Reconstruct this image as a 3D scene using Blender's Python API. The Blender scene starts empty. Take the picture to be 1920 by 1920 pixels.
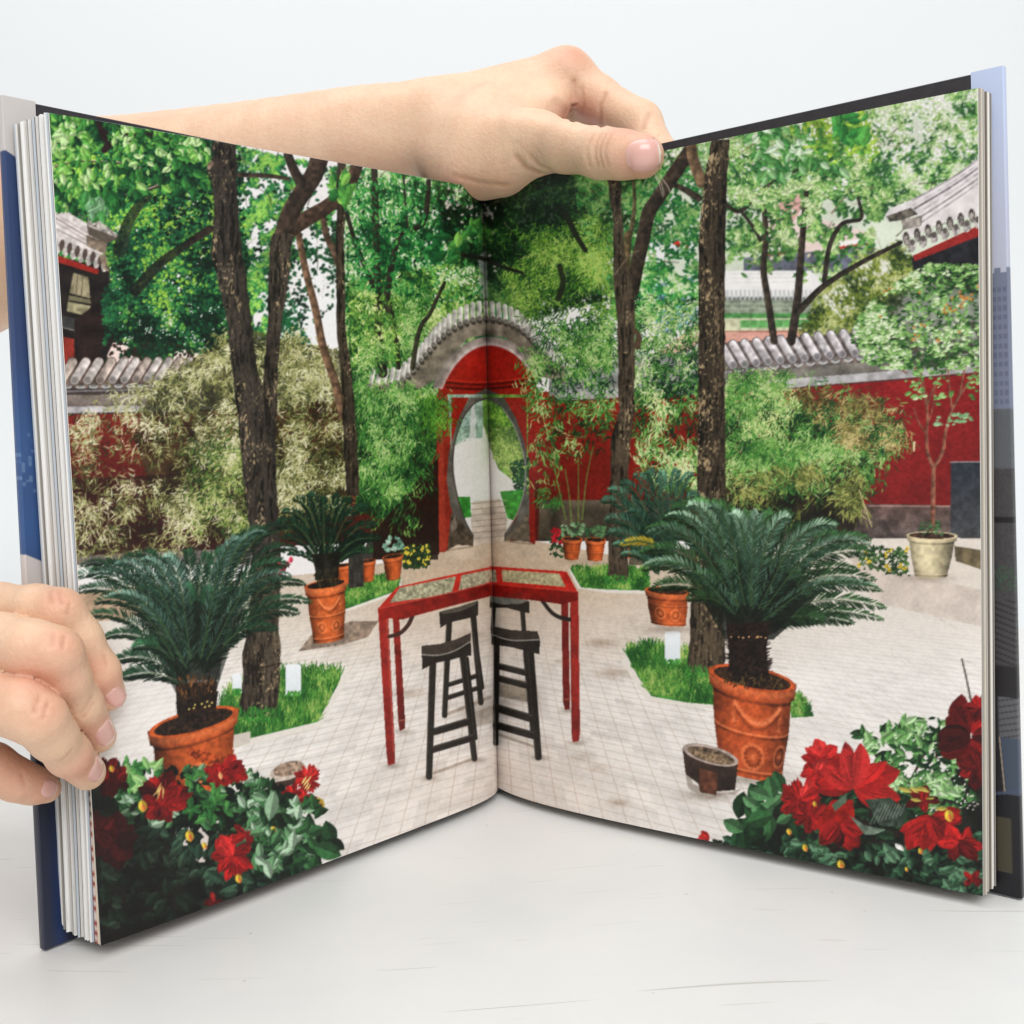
import bpy, math, random
import numpy as np
from mathutils import Matrix, Vector

random.seed(7)
RNG = np.random.default_rng(7)
scene = bpy.context.scene
col = scene.collection

# ------------------------------------------------------------------ camera
EYE = np.array([0.0, 0.0, 0.1764])
PITCH, ROLL, FPX = 0.0704, 0.0353, 2211.0
_F = np.array([0, math.cos(PITCH), -math.sin(PITCH)])
_D = np.array([0, -math.sin(PITCH), -math.cos(PITCH)])
_R = np.array([1.0, 0, 0])
AX_R = math.cos(ROLL) * _R + math.sin(ROLL) * _D
AX_D = -math.sin(ROLL) * _R + math.cos(ROLL) * _D
AX_F = _F


def at(px, py, y):
    """measured point of the photograph -> point of the room at distance y"""
    d = AX_F + AX_R * ((px - 960.0) / FPX) + AX_D * ((py - 960.0) / FPX)
    return EYE + d * (y / d[1])


def measure(P):
    """point of the room -> where it was measured (for placing the print)"""
    q = np.asarray(P, float) - EYE
    z = q @ AX_F
    return np.stack([960 + FPX * (q @ AX_R) / z, 960 + FPX * (q @ AX_D) / z], -1)


cam_d = bpy.data.cameras.new('camera')
cam_d.sensor_width = 36.0
cam_d.lens = 36.0 * FPX / 1920.0
cam_d.clip_start = 0.01
cam_d.clip_end = 50
cam = bpy.data.objects.new('camera', cam_d)
m = Matrix.Identity(4)
for i in range(3):
    m[i][0] = AX_R[i]; m[i][1] = -AX_D[i]; m[i][2] = -AX_F[i]; m[i][3] = EYE[i]
cam.matrix_world = m
col.objects.link(cam)
scene.camera = cam

# ------------------------------------------------------------------ light
world = bpy.data.worlds.new('World')
scene.world = world
world.use_nodes = True
bg = world.node_tree.nodes['Background']
bg.inputs[0].default_value = (0.93, 0.965, 1.0, 1)
bg.inputs[1].default_value = 0.52


def area_light(name, loc, target, size, size_y, power, color):
    l = bpy.data.lights.new(name, 'AREA')
    l.shape = 'RECTANGLE'; l.size = size; l.size_y = size_y
    l.energy = power; l.color = color
    o = bpy.data.objects.new(name, l)
    o.location = loc
    o.rotation_euler = (Vector(target) - Vector(loc)).to_track_quat('-Z', 'Y').to_euler()
    col.objects.link(o)
    return o


area_light('ceiling_softbox', (-0.10, 0.45, 1.70), (0.0, 0.55, 0.1), 1.3, 0.9, 11.0, (1.0, 0.99, 0.975))
area_light('window_softbox', (0.40, -1.45, 1.85), (0.0, 0.5, 0.15), 2.0, 1.3, 52.0, (1.0, 0.99, 0.985))

scene.view_settings.view_transform = 'Standard'
scene.view_settings.look = 'None'
scene.view_settings.exposure = -0.13
scene.view_settings.gamma = 1.0
scene.view_settings.use_curve_mapping = False
scene.cycles.max_bounces = 8
scene.cycles.use_denoising = True

# ------------------------------------------------------------------ helpers


def lin(c):
    c = np.asarray(c, float)
    return np.where(c <= 0.04045, c / 12.92, ((c + 0.055) / 1.055) ** 2.4)


def srgb(r, g, b):
    v = lin(np.array([r, g, b]) / 255.0)
    return (float(v[0]), float(v[1]), float(v[2]), 1.0)


def mesh_obj(name, verts, faces, mat, parent=None, smooth=True):
    me = bpy.data.meshes.new(name)
    verts = np.asarray(verts, np.float32)
    if isinstance(faces, np.ndarray):
        n, k = faces.shape
        me.vertices.add(len(verts)); me.loops.add(n * k); me.polygons.add(n)
        me.vertices.foreach_set('co', verts.ravel())
        me.loops.foreach_set('vertex_index', faces.ravel().astype(np.int32))
        me.polygons.foreach_set('loop_start', np.arange(0, n * k, k, dtype=np.int32))
        me.polygons.foreach_set('loop_total', np.full(n, k, np.int32))
        me.update(calc_edges=True)
    else:
        me.from_pydata([tuple(map(float, v)) for v in verts], [], faces)
        me.update()
    me.validate()
    me.polygons.foreach_set('use_smooth', np.full(len(me.polygons), smooth, bool))
    o = bpy.data.objects.new(name, me)
    if mat: me.materials.append(mat)
    col.objects.link(o)
    if parent: o.parent = parent
    return o


def set_color(o, rgb, name='ink'):
    """per-vertex colour (linear)"""
    me = o.data
    a = me.color_attributes.new(name, 'FLOAT_COLOR', 'POINT')
    buf = np.ones((len(me.vertices), 4), np.float32)
    buf[:, :3] = rgb
    a.data.foreach_set('color', buf.ravel())


def empty(name, label, cat, loc=(0, 0, 0)):
    o = bpy.data.objects.new(name, None)
    o.location = loc
    o.empty_display_size = 0.02
    o['label'] = label; o['category'] = cat
    col.objects.link(o)
    return o


class Mat:
    def __init__(s, name, base=(0.8, 0.8, 0.8, 1), rough=0.5, spec=0.5):
        s.m = bpy.data.materials.new(name); s.m.use_nodes = True
        s.t = s.m.node_tree; s.b = s.t.nodes['Principled BSDF']
        s.b.inputs['Base Color'].default_value = base
        s.b.inputs['Roughness'].default_value = rough
        s.b.inputs['Specular IOR Level'].default_value = spec

    def n(s, kind, **kw):
        nd = s.t.nodes.new(kind)
        for k, v in kw.items():
            if k.startswith('i_'):
                key = k[2:]
                nd.inputs[int(key) if key.isdigit() else key.replace('_', ' ')].default_value = v
            else:
                setattr(nd, k, v)
        return nd

    def l(s, a, b):
        s.t.links.new(a, b)

    def ramp(s, src, stops):
        r = s.n('ShaderNodeValToRGB')
        e = r.color_ramp.elements
        while len(e) < len(stops): e.new(0.5)
        for el, (p, c) in zip(e, stops):
            el.position = p; el.color = c
        s.l(src, r.inputs[0])
        return r

    def mix(s, fac, a, b, mode='MIX'):
        x = s.n('ShaderNodeMix', data_type='RGBA', blend_type=mode)
        if isinstance(fac, (int, float)): x.inputs[0].default_value = fac
        else: s.l(fac, x.inputs[0])
        for k, v in ((6, a), (7, b)):
            if isinstance(v, tuple): x.inputs[k].default_value = v
            else: s.l(v, x.inputs[k])
        return x.outputs[2]

    def bump(s, h, strength, dist):
        b = s.n('ShaderNodeBump', i_Strength=strength, i_Distance=dist)
        s.l(h, b.inputs['Height']); s.l(b.outputs[0], s.b.inputs['Normal'])
        return b
# ------------------------------------------------------------------ setting: white table and wall
def table_material():
    M = Mat('white_laminate', srgb(236, 235, 232), 0.42, 0.35)
    tc = M.n('ShaderNodeTexCoord')
    n1 = M.n('ShaderNodeTexNoise', i_Scale=5.0, i_Detail=5.0, i_Roughness=0.6)
    M.l(tc.outputs['Object'], n1.inputs['Vector'])
    r1 = M.ramp(n1.outputs['Fac'], [(0.3, srgb(222, 223, 223)), (0.55, srgb(231, 230, 227)), (0.75, srgb(235, 235, 234))])
    # long faint scratches and hairlines: stretched noise in several directions
    c = r1.outputs['Color']
    hsum = None
    for k, (ang, sx, sy, lo, hi, tone) in enumerate([
            (5, 5.0, 520.0, 0.745, 0.757, (200, 197, 191)), (-9, 8.0, 620.0, 0.752, 0.764, (206, 206, 200)),
            (27, 11.0, 560.0, 0.755, 0.77, (208, 208, 202)), (-36, 13.0, 560.0, 0.76, 0.775, (210, 210, 204)),
            (68, 14.0, 620.0, 0.76, 0.775, (212, 212, 206)), (14, 40.0, 300.0, 0.74, 0.80, (219, 217, 212))]):
        mp = M.n('ShaderNodeMapping')
        mp.inputs['Rotation'].default_value = (0, 0, math.radians(ang))
        mp.inputs['Scale'].default_value = (sx, sy, 1.0)
        mp.inputs['Location'].default_value = (k * 3.7, k * 1.9, 0)
        w = M.n('ShaderNodeTexNoise', i_Scale=1.6, i_Detail=2.0)
        M.l(tc.outputs['Object'], w.inputs['Vector'])
        wv = M.n('ShaderNodeVectorMath', operation='MULTIPLY_ADD')
        M.l(w.outputs['Color'], wv.inputs[0]); wv.inputs[1].default_value = (0.16, 0.16, 0)
        M.l(tc.outputs['Object'], wv.inputs[2])
        M.l(wv.outputs[0], mp.inputs['Vector'])
        n = M.n('ShaderNodeTexNoise', i_Scale=1.0, i_Detail=1.0)
        M.l(mp.outputs[0], n.inputs['Vector'])
        rr = M.ramp(n.outputs['Fac'], [(lo, (0, 0, 0, 1)), (hi, (1, 1, 1, 1))])
        c = M.mix(rr.outputs['Color'], c, srgb(*tone))
    # specks
    v = M.n('ShaderNodeTexVoronoi', i_Scale=55.0)
    M.l(tc.outputs['Object'], v.inputs['Vector'])
    rs = M.ramp(v.outputs['Distance'], [(0.0, (1, 1, 1, 1)), (0.045, (0, 0, 0, 1))])
    c = M.mix(rs.outputs['Color'], c, srgb(186, 180, 170))
    M.l(c, M.b.inputs['Base Color'])
    rr = M.ramp(n1.outputs['Fac'], [(0.3, (0.34, 0.34, 0.34, 1)), (0.7, (0.5, 0.5, 0.5, 1))])
    M.l(rr.outputs['Color'], M.b.inputs['Roughness'])
    return M.m


def wall_material():
    M = Mat('white_wall', srgb(243, 244, 244), 0.75, 0.2)
    tc = M.n('ShaderNodeTexCoord')
    n1 = M.n('ShaderNodeTexNoise', i_Scale=1.4, i_Detail=3.0)
    M.l(tc.outputs['Object'], n1.inputs['Vector'])
    r = M.ramp(n1.outputs['Fac'], [(0.3, srgb(227, 230, 231)), (0.7, srgb(231, 233, 233))])
    M.l(r.outputs['Color'], M.b.inputs['Base Color'])
    return M.m


def sheet(name, ys_zs, x0, x1, mat):
    n = len(ys_zs); vs = []
    for y, z in ys_zs: vs += [(x0, y, z), (x1, y, z)]
    fs = [(2 * i, 2 * i + 1, 2 * i + 3, 2 * i + 2) for i in range(n - 1)]
    o = mesh_obj(name, vs, fs, mat)
    o['kind'] = 'structure'
    return o


sheet('table', [(-0.6, 0.0), (0.0, 0.0), (0.5, 0.0), (0.95, 0.0)], -2.2, 2.2, table_material())
cove = [(0.95 + 0.45 * math.sin(a), 0.45 - 0.45 * math.cos(a)) for a in np.linspace(0, math.pi / 2, 24)]
sheet('wall', cove + [(1.4, 1.0), (1.4, 2.6)], -2.2, 2.2, wall_material())

# ------------------------------------------------------------------ the book
book = empty('picture_book', 'large open hardcover picture book standing on edge, showing a garden photograph', 'book', (-0.0085, 0.56, 0.0))


def rel(P):      # part meshes are written in room coordinates, parented to the book's base
    return np.asarray(P, float) - np.array(book.location)


# page corners, found from the measured corners at the distances of the two folded-out halves
YL, YG, YR = 0.3908, 0.5599, 0.4090
LT, LB = at(92, 212, YL), at(189, 1773, YL)
GT, GB = at(904, 366, YG), at(932, 1475, YG)
RT, RB = at(1833, 165, YR), at(1843, 1680, YR)
for P in (LB, GB, RB):
    pass
UPZ = np.array([0, 0, 1.0])


def unit(v):
    v = np.asarray(v, float)
    return v / np.linalg.norm(v, axis=-1, keepdims=True)


dirL = unit(((LT + LB) / 2 - (GT + GB) / 2) * [1, 1, 0])
dirR = unit(((RT + RB) / 2 - (GT + GB) / 2) * [1, 1, 0])
nL = np.array([dirL[1], -dirL[0], 0.0]); nL *= -np.sign(nL[1]) or 1      # towards the reader
nR = np.array([dirR[1], -dirR[0], 0.0]); nR *= -np.sign(nR[1]) or 1
if nL[1] > 0: nL = -nL
if nR[1] > 0: nR = -nR


def bow_left(s):
    return 0.0112 * (1 - np.exp(-s / 0.05)) * np.clip(1 - s, 0, 1) ** 0.75


def bow_right(s):
    return 0.0132 * (1 - np.exp(-s / 0.12)) * np.clip(1 - s, 0, 1) ** 0.85


def leaf_point(side, s, v, depth=0.0, ext=0.0):
    """s 0 gutter..1 fore-edge, v 0 foot..1 head, depth behind the front leaf"""
    s = np.asarray(s, float)[..., None]; v = np.asarray(v, float)[..., None]
    depth = np.asarray(depth, float)[..., None] if np.ndim(depth) else depth
    if side == 'L': A0, A1, B0, B1, n, d, bow = GB, GT, LB, LT, nL, dirL, bow_left
    else: A0, A1, B0, B1, n, d, bow = GB, GT, RB, RT, nR, dirR, bow_right
    a = A0 + (A1 - A0) * v; b = B0 + (B1 - B0) * v
    return a + (b - a) * s + n * bow(s) - n * depth + d * ext


def grid_faces(nu, nv):
    i = np.arange(nu - 1)[:, None] * nv + np.arange(nv - 1)[None, :]
    i = i.ravel()
    return np.stack([i, i + nv, i + nv + 1, i + 1], 1)


def solid_sheet(side, s_vals, v_vals, d0, d1, ext=0.0, fan=None, f0=None, f1=None):
    """thin closed sheet between two depths behind the front leaf"""
    S, V = np.meshgrid(s_vals, v_vals, indexing='ij')
    fan_ = 0.0 if fan is None else fan(V) * S
    f = leaf_point(side, S, V, d0 + (fan_ if f0 is None else fan_ * f0), ext).reshape(-1, 3)
    b = leaf_point(side, S, V, d1 + (fan_ if f1 is None else fan_ * f1), ext).reshape(-1, 3)
    nu, nv = len(s_vals), len(v_vals)
    F = grid_faces(nu, nv); n = nu * nv
    faces = [tuple(q) for q in (F if side == 'R' else F[:, ::-1])]
    faces += [tuple(q[::-1] + n) for q in (F if side == 'R' else F[:, ::-1])]
    ring = [i * nv for i in range(nu)] + [(nu - 1) * nv + j for j in range(1, nv)] + \
           [i * nv + nv - 1 for i in range(nu - 2, -1, -1)] + [j for j in range(nv - 2, 0, -1)]
    for k in range(len(ring)):
        a, c = ring[k], ring[(k + 1) % len(ring)]
        q = (a, c, c + n, a + n)
        faces.append(q if side == 'L' else q[::-1])
    return np.concatenate([f, b]), faces


# --- printed leaves
def print_material():
    M = Mat('printed_art_paper', rough=0.36, spec=0.26)
    a = M.n('ShaderNodeVertexColor', layer_name='ink')
    M.l(a.outputs['Color'], M.b.inputs['Base Color'])
    M.b.inputs['Coat Weight'].default_value = 0.0
    M.b.inputs['Coat Roughness'].default_value = 0.32
    tc = M.n('ShaderNodeTexCoord')
    n = M.n('ShaderNodeTexNoise', i_Scale=900.0, i_Detail=2.0)
    M.l(tc.outputs['Object'], n.inputs['Vector'])
    M.bump(n.outputs['Fac'], 0.06, 0.0004)
    return M.m


PRINT_MAT = print_material()
PAPER = Mat('paper_edge', srgb(232, 229, 222), 0.8, 0.2).m
NU, NV = 510, 800


def printed_page(side, sheet_img):
    s = np.linspace(0, 1, NU); v = np.linspace(0, 1, NV)
    S, V = np.meshgrid(s, v, indexing='ij')
    P = leaf_point(side, S, V).reshape(-1, 3)
    F = grid_faces(NU, NV)
    if side == 'L': F = F[:, ::-1]
    o = mesh_obj('printed_page', rel(P), F, PRINT_MAT, book)
    uv = measure(P)
    x = np.clip(uv[:, 0], 0, 1918.99); y = np.clip(uv[:, 1], 0, 1918.99)
    x0 = x.astype(int); y0 = y.astype(int); fx = (x - x0)[:, None]; fy = (y - y0)[:, None]
    I = sheet_img
    c = I[y0, x0] * (1 - fx) * (1 - fy) + I[y0, x0 + 1] * fx * (1 - fy) + I[y0 + 1, x0] * (1 - fx) * fy + I[y0 + 1, x0 + 1] * fx * fy
    set_color(o, lin(np.clip(c, 0, 1)))
    # the paper behind the ink
    vb, fb = solid_sheet(side, np.linspace(0.0, 1.0, 40), np.linspace(0, 1, 2), 0.0001, 0.00045)
    mesh_obj('paper_leaf', rel(vb), fb, PAPER, o)
    o['label'] = 'garden photograph printed full bleed, ' + ('palm, bamboo and left half of red table' if side == 'L' else 'palm, red wall and right half of red table')
    return o


# --- the stack of leaves behind each printed page
def stack_material():
    M = Mat('page_edges', rough=0.85, spec=0.15)
    a = M.n('ShaderNodeVertexColor', layer_name='ink')
    tc = M.n('ShaderNodeTexCoord')
    mp = M.n('ShaderNodeMapping'); mp.inputs['Scale'].default_value = (1600, 1600, 22)
    M.l(tc.outputs['Object'], mp.inputs['Vector'])
    n = M.n('ShaderNodeTexNoise', i_Scale=1.0, i_Detail=4.0, i_Roughness=0.7)
    M.l(mp.outputs[0], n.inputs['Vector'])
    r = M.ramp(n.outputs['Fac'], [(0.30, (0.46, 0.44, 0.42, 1)), (0.40, (1, 1, 1, 1))])
    M.l(M.mix(0.5, a.outputs['Color'], r.outputs['Color'], 'MULTIPLY'), M.b.inputs['Base Color'])
    return M.m


STACK_MAT = stack_material()


def fan_left(v):
    """the foot of the left stack has sprung a little away from the open leaf"""
    return 0.0034 * np.clip((0.36 - v) / 0.36, 0, 1) ** 1.4


def page_stack(side, thick, n):
    rng = np.random.default_rng(3 if side == 'L' else 4)
    V, F, C = [], [], []
    base = 0
    d = 0.0009
    w_ = rng.uniform(0.5, 1.6, n); w_ = w_ / w_.sum() * thick
    sv = np.concatenate([np.linspace(0, 0.12, 8), np.linspace(0.2, 1, 9)])
    vv = np.linspace(0, 1, 14)
    for k in range(n):
        ext = rng.normal(0, 0.00018) + 0.0004 * math.sin(k * 0.9)
        tone = [(240, 239, 236), (226, 223, 218), (126, 120, 114), (226, 214, 196), (198, 206, 214), (176, 170, 160)][int(rng.choice(6, p=[.30, .20, .17, .12, .1, .11]))]
        th = w_[k] * rng.uniform(0.72, 0.9)
        hi = rng.normal(0.0, 0.0012)
        vb, fb = solid_sheet(side, sv, vv * 1.001 + hi * 0.4, d, d + th, ext, fan_left if side == 'L' else None)
        V.append(vb); F += [tuple(int(i) + base for i in f) for f in fb]; base += len(vb)
        C.append(np.tile(lin(np.array(tone) / 255.0 * rng.uniform(0.94, 1.02)), (len(vb), 1)))
        d += w_[k]
    o = mesh_obj('page_stack', rel(np.concatenate(V)), F, STACK_MAT, book, smooth=False)
    set_color(o, np.clip(np.concatenate(C), 0, 1))
    o['kind'] = 'stuff'
    return o


page_stack('L', 0.0215, 40)
page_stack('R', 0.0125, 26)


def loose_leaf(f0, f1, tone):
    vv = np.linspace(0, 1, 160)
    vb, fb = solid_sheet('L', np.linspace(0.5, 1, 4), vv, 0.00055, 0.0008, -0.0003, fan_left, f0, f1)
    o = mesh_obj('loose_leaf', rel(vb), fb, STACK_MAT, book, smooth=False)
    z = np.tile(np.tile(vv, 4), 2)
    set_color(o, lin(tone(z) / 255.0))


loose_leaf(0.0, 0.42, lambda z: np.tile(np.array([226, 206, 178.]), (len(z), 1)))


def patterned(z):
    c = np.tile(np.array([214, 200, 196.]), (len(z), 1))
    c[(z * 95) % 1 < .5] = (150, 34, 34)
    c[z > .16] = (188, 178, 176)
    c[(z > .16) & ((z * 80) % 1 < .35)] = (44, 36, 38)
    return c


loose_leaf(0.46, 0.92, patterned)


# --- hard cover: two boards, endpapers, printed turn-ins, spine
def cloth(name, c, rough=0.6):
    M = Mat(name, srgb(*c), rough, 0.35)
    tc = M.n('ShaderNodeTexCoord')
    n = M.n('ShaderNodeTexNoise', i_Scale=260.0, i_Detail=3.0)
    M.l(tc.outputs['Object'], n.inputs['Vector'])
    r = M.ramp(n.outputs['Fac'], [(0.3, (0.82, 0.82, 0.82, 1)), (0.7, (1.1, 1.1, 1.1, 1))])
    M.l(M.mix(1.0, srgb(*c), r.outputs['Color'], 'MULTIPLY'), M.b.inputs['Base Color'])
    M.bump(n.outputs['Fac'], 0.12, 0.0005)
    return M.m


BOARD_MAT = cloth('board_cover_black', (44, 42, 46), 0.5)
ENDPAPER_MAT = cloth('endpaper_charcoal', (58, 54, 57), 0.7)


def ink_material(name, rough):
    M = Mat(name, rough=rough, spec=0.4)
    a = M.n('ShaderNodeVertexColor', layer_name='ink')
    M.l(a.outputs['Color'], M.b.inputs['Base Color'])
    return M.m


TURN_MAT = ink_material('printed_cover_paper', 0.36)


def board(side, depth, top, bottom, ext0, ext1, t=0.0028):
    """one cover board: from the hinge (ext0 past the gutter) to past the fore-edge (ext1)"""
    n, d = (nL, dirL) if side == 'L' else (nR, dirR)
    W = 0.218 if side == 'L' else 0.2275
    o3 = (GB + GT) / 2
    # boards stand plumb but share the small sideways lean of the pages
    leanF = ((LT - LB) if side == 'L' else (RT - RB)); leanF = leanF / leanF[2]
    leanG = (GT - GB) / (GT - GB)[2]
    def P(a, z, q):
        f = np.clip(a / W, 0, 1)
        lean = leanG * (1 - f) + leanF * f
        base = np.array([o3[0], o3[1], 0.0]) + d * (a - (0.0023 if side == 'L' else 0.0025) * f * (z - 0.145) / 0.145) - n * q
        return base + np.array([lean[0], lean[1], 0]) * (z - 0.145) + UPZ * z
    return P, W, (bottom, top, ext0, W + ext1, depth, t)


def slab(P, a0, a1, z0, z1, q0, q1, na=2, nz=2, bev=0.0):
    A = np.linspace(a0, a1, na); Z = np.linspace(z0, z1, nz)
    V, F = [], []
    for q in (q0, q1):
        for a in A:
            for z in Z: V.append(P(a, z, q))
    G = grid_faces(na, nz); n = na * nz
    F += [tuple(g) for g in G] + [tuple(g[::-1] + n) for g in G]
    ring = [i * nz for i in range(na)] + [(na - 1) * nz + j for j in range(1, nz)] + \
           [i * nz + nz - 1 for i in range(na - 2, -1, -1)] + [j for j in range(nz - 2, 0, -1)]
    for k in range(len(ring)):
        a, c = ring[k], ring[(k + 1) % len(ring)]
        F.append((a, a + n, c + n, c))
    return np.array(V), F


def fix_normals(o):
    import bmesh
    bm = bmesh.new(); bm.from_mesh(o.data)
    bmesh.ops.recalc_face_normals(bm, faces=bm.faces)
    bm.to_mesh(o.data); bm.free()


def bevel(o, w, seg=3):
    md = o.modifiers.new('bevel', 'BEVEL'); md.width = w; md.segments = seg; md.limit_method = 'ANGLE'


def hashn(x, y, s=0):
    v = np.sin(x * 127.1 + y * 311.7 + s * 74.7) * 43758.5453
    return v - np.floor(v)


def cover(side, depth, top, ext1):
    lap = 0.0085 if side == 'L' else 0.0025
    P, W, (z0, z1, a0, a1, q, t) = board(side, depth, top, 0.0005, 0.012, ext1)
    b = mesh_obj('cover_board', rel(slab(P, a0, a1, z0, z1, q, q + t)[0]), slab(P, a0, a1, z0, z1, q, q + t)[1], BOARD_MAT, book, smooth=False)
    fix_normals(b); bevel(b, 0.0009)
    # endpaper pasted on the inside, a little smaller than the board
    e = mesh_obj('endpaper', rel(slab(P, a0, W - lap - 0.0003, z0 + 0.003, z1 - 0.0012, q - 0.0006, q + 0.0002)[0]),
                 slab(P, a0, W - lap - 0.0003, z0 + 0.003, z1 - 0.0012, q - 0.0006, q + 0.0002)[1], ENDPAPER_MAT, b, smooth=False)
    fix_normals(e)
    # printed cover paper turned in over the fore-edge of the board
    na, nz = 60, 700
    A = np.linspace(W - lap, a1 + 0.0003, na); Z = np.linspace(z0 + 0.0004, z1 + 0.0003, nz)
    wrap = [(a, q - 0.0005) for a in A] + [(a1 + 0.0006, q + 0.0001), (a1 + 0.0007, q + t * 0.5), (a1 + 0.0004, q + t + 0.0003)] + \
           [(a, q + t + 0.0004) for a in np.linspace(a1, a0, 6)]
    V = np.array([[P(a, z, qq) for z in Z] for a, qq in wrap])
    o = mesh_obj('turned_in_cover_paper', rel(V.reshape(-1, 3)), grid_faces(len(wrap), nz), TURN_MAT, b, smooth=False)
    aa = np.array([w[0] for w in wrap]); f = (aa - A[0]) / (A[-1] - A[0])
    FF, ZZ = np.meshgrid(f, (Z - z0) / (z1 - z0), indexing='ij')
    C = turn_in_art(side, FF, ZZ)
    C[na:] = C[na - 1][None]
    set_color(o, lin(np.clip(C.reshape(-1, 3), 0, 1)))
    o['label'] = 'cover paper turned in with beige and deep blue bands' if side == 'L' else 'cover paper turned in with city rooftops and tower block'
    return P, W, a0, z0, z1, q, t


def smooth01(x, a, b):
    t = np.clip((x - a) / (b - a), 0, 1)
    return t * t * (3 - 2 * t)


def turn_in_art(side, f, z):
    C = np.zeros(f.shape + (3,))
    def put(mask, rgb):
        m_ = np.clip(mask, 0, 1)[..., None]
        C[...] = C * (1 - m_) + np.array(rgb) / 255.0 * m_
    nz_ = hashn(np.floor(f * 26), np.floor(z * 420), 1)
    if side == 'L':
        put(np.ones_like(f), (206, 200, 196))
        edge = 0.926 + 0.014 * (1 - f) * 0 + 0.02 * f - 0.006
        put(smooth01(edge - z, 0, 0.002), (57, 73, 112))
        mid = np.exp(-((z - 0.60) / 0.085) ** 2)
        put(0.75 * mid, (66, 100, 152))
        put(0.8 * np.exp(-((z - 0.50) / 0.05) ** 2), (62, 96, 150))
        sp = smooth01(hashn(np.floor(f * 9), np.floor(z * 260), 5) + 0.35 * np.exp(-((z - .58) / .05) ** 2), 1.12, 1.25)
        put(0.35 * sp, (170, 190, 215))
        put(smooth01(0.455 + 0.02 * f - z, 0, 0.002), (214, 206, 202))
        put(smooth01(0.40 - z, 0, 0.03), (44, 48, 66))
        put(0.8 * smooth01(0.23 - z, 0, 0.2) * smooth01(f, .15, .5) * (1 - smooth01(f, .5, .9)), (32, 52, 96))
    else:
        g = smooth01(z, 0.74, 1.0)
        C[...] = np.array([190, 192, 208]) / 255 * (1 - g[..., None]) + np.array([196, 208, 236]) / 255 * g[..., None]
        # tower block
        top = 0.762 + 0.006 * (np.floor(f * 5) % 2)
        put(smooth01(top - z, 0, 0.0015), (120, 126, 146))
        win = ((z * 90) % 1 > 0.45) & (((f * 6 + 0.2) % 1) > 0.35) & (z < 0.745) & (z > 0.60)
        put(win * 0.6, (92, 98, 120))
        put(smooth01(0.60 - z, 0, 0.004), (98, 104, 116))
        put(((f > .35) & (z < .6) & (z > .52)) * (0.45 + 0.4 * nz_), (92, 92, 92))
        put(((f < .35) & (z < .59) & (z > .53)) * 1.0, (176, 182, 188))
        put(smooth01(0.53 - z, 0, 0.004), (64, 62, 64))
        put((z < .53) * 0.35 * nz_, (104, 100, 96))
        put(((z < .47) & (z > .462)) * 1.0, (34, 33, 36))
        put(((z < .41) & (z > .38)) * smooth01(nz_, .55, .8) * .8, (62, 92, 66))
        rows = (((z + f * 0.012) * 130) % 1 < 0.35) & (z < .37) & (z > .29)
        put(((z < .37) & (z > .29)) * 1.0, (74, 71, 72)); put(rows * .8, (46, 44, 46))
        put(smooth01(0.29 - z, 0, 0.004), (40, 38, 41))
        put(((z < .25) & (z > .20)) * smooth01(f, .35, .45), (96, 96, 100))
        put(((((z - f * .01) * 130) % 1 < 0.3) & (z < .25) & (z > .20)) * smooth01(f, .35, .45) * .7, (60, 60, 64))
        put(((z < .20) & (z > .13)) * smooth01(f - (0.2 - z) * 2, .4, .5), (70, 80, 96))
        put((np.abs(f - .42 - (0.2 - z) * 2) < .03) * ((z < .20) & (z > .13)) * 1.0, (140, 128, 116))
        put(smooth01(0.13 - z, 0, 0.004), (28, 28, 33))
        put(((z < .10) & (z > .03)) * smooth01(f, .2, .3) * (1 - smooth01(f, .7, .8)) * .8, (84, 78, 58))
        put((np.abs(z - 0.125 - f * .01) < .002) * .8, (74, 84, 108))
        put(smooth01(0.03 - z, 0, 0.004), (22, 22, 27))
    return C


cL = cover('L', 0.0240, 0.2934, 0.0028)
cR = cover('R', 0.0146, 0.2954, 0.0080)


# spine: a curved strip joining the two boards behind the gutter
def spine():
    pts = []
    P, W, a0, z0, z1, q, t = cL
    pl = P(a0, 0.145, q + t)
    P2, W2, b0, y0, y1, q2, t2 = cR
    pr = P2(b0, 0.145, q2 + t2)
    mid = (pl + pr) / 2 + np.array([0.0, 0.012, 0])
    prof = []
    for u in np.linspace(0, 1, 17):
        prof.append((1 - u) ** 2 * pl + 2 * u * (1 - u) * mid + u * u * pr)
    V, F = [], []
    for off in (0.0, 0.0016):
        for p in prof:
            for z in (0.0008, 0.2915):
                V.append([p[0], p[1] + off, z])
    n = len(prof) * 2
    for i in range(len(prof) - 1):
        a = 2 * i
        F += [(a, a + 1, a + 3, a + 2), (a + n, a + n + 2, a + n + 3, a + n + 1),
              (a, a + 2, a + n + 2, a + n), (a + 1, a + n + 1, a + n + 3, a + 3)]
    F += [(0, n, n + 1, 1), (n - 2, n - 1, 2 * n - 1, 2 * n - 2)]
    o = mesh_obj('spine', rel(V), F, BOARD_MAT, book)
    fix_normals(o)


spine()
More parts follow.
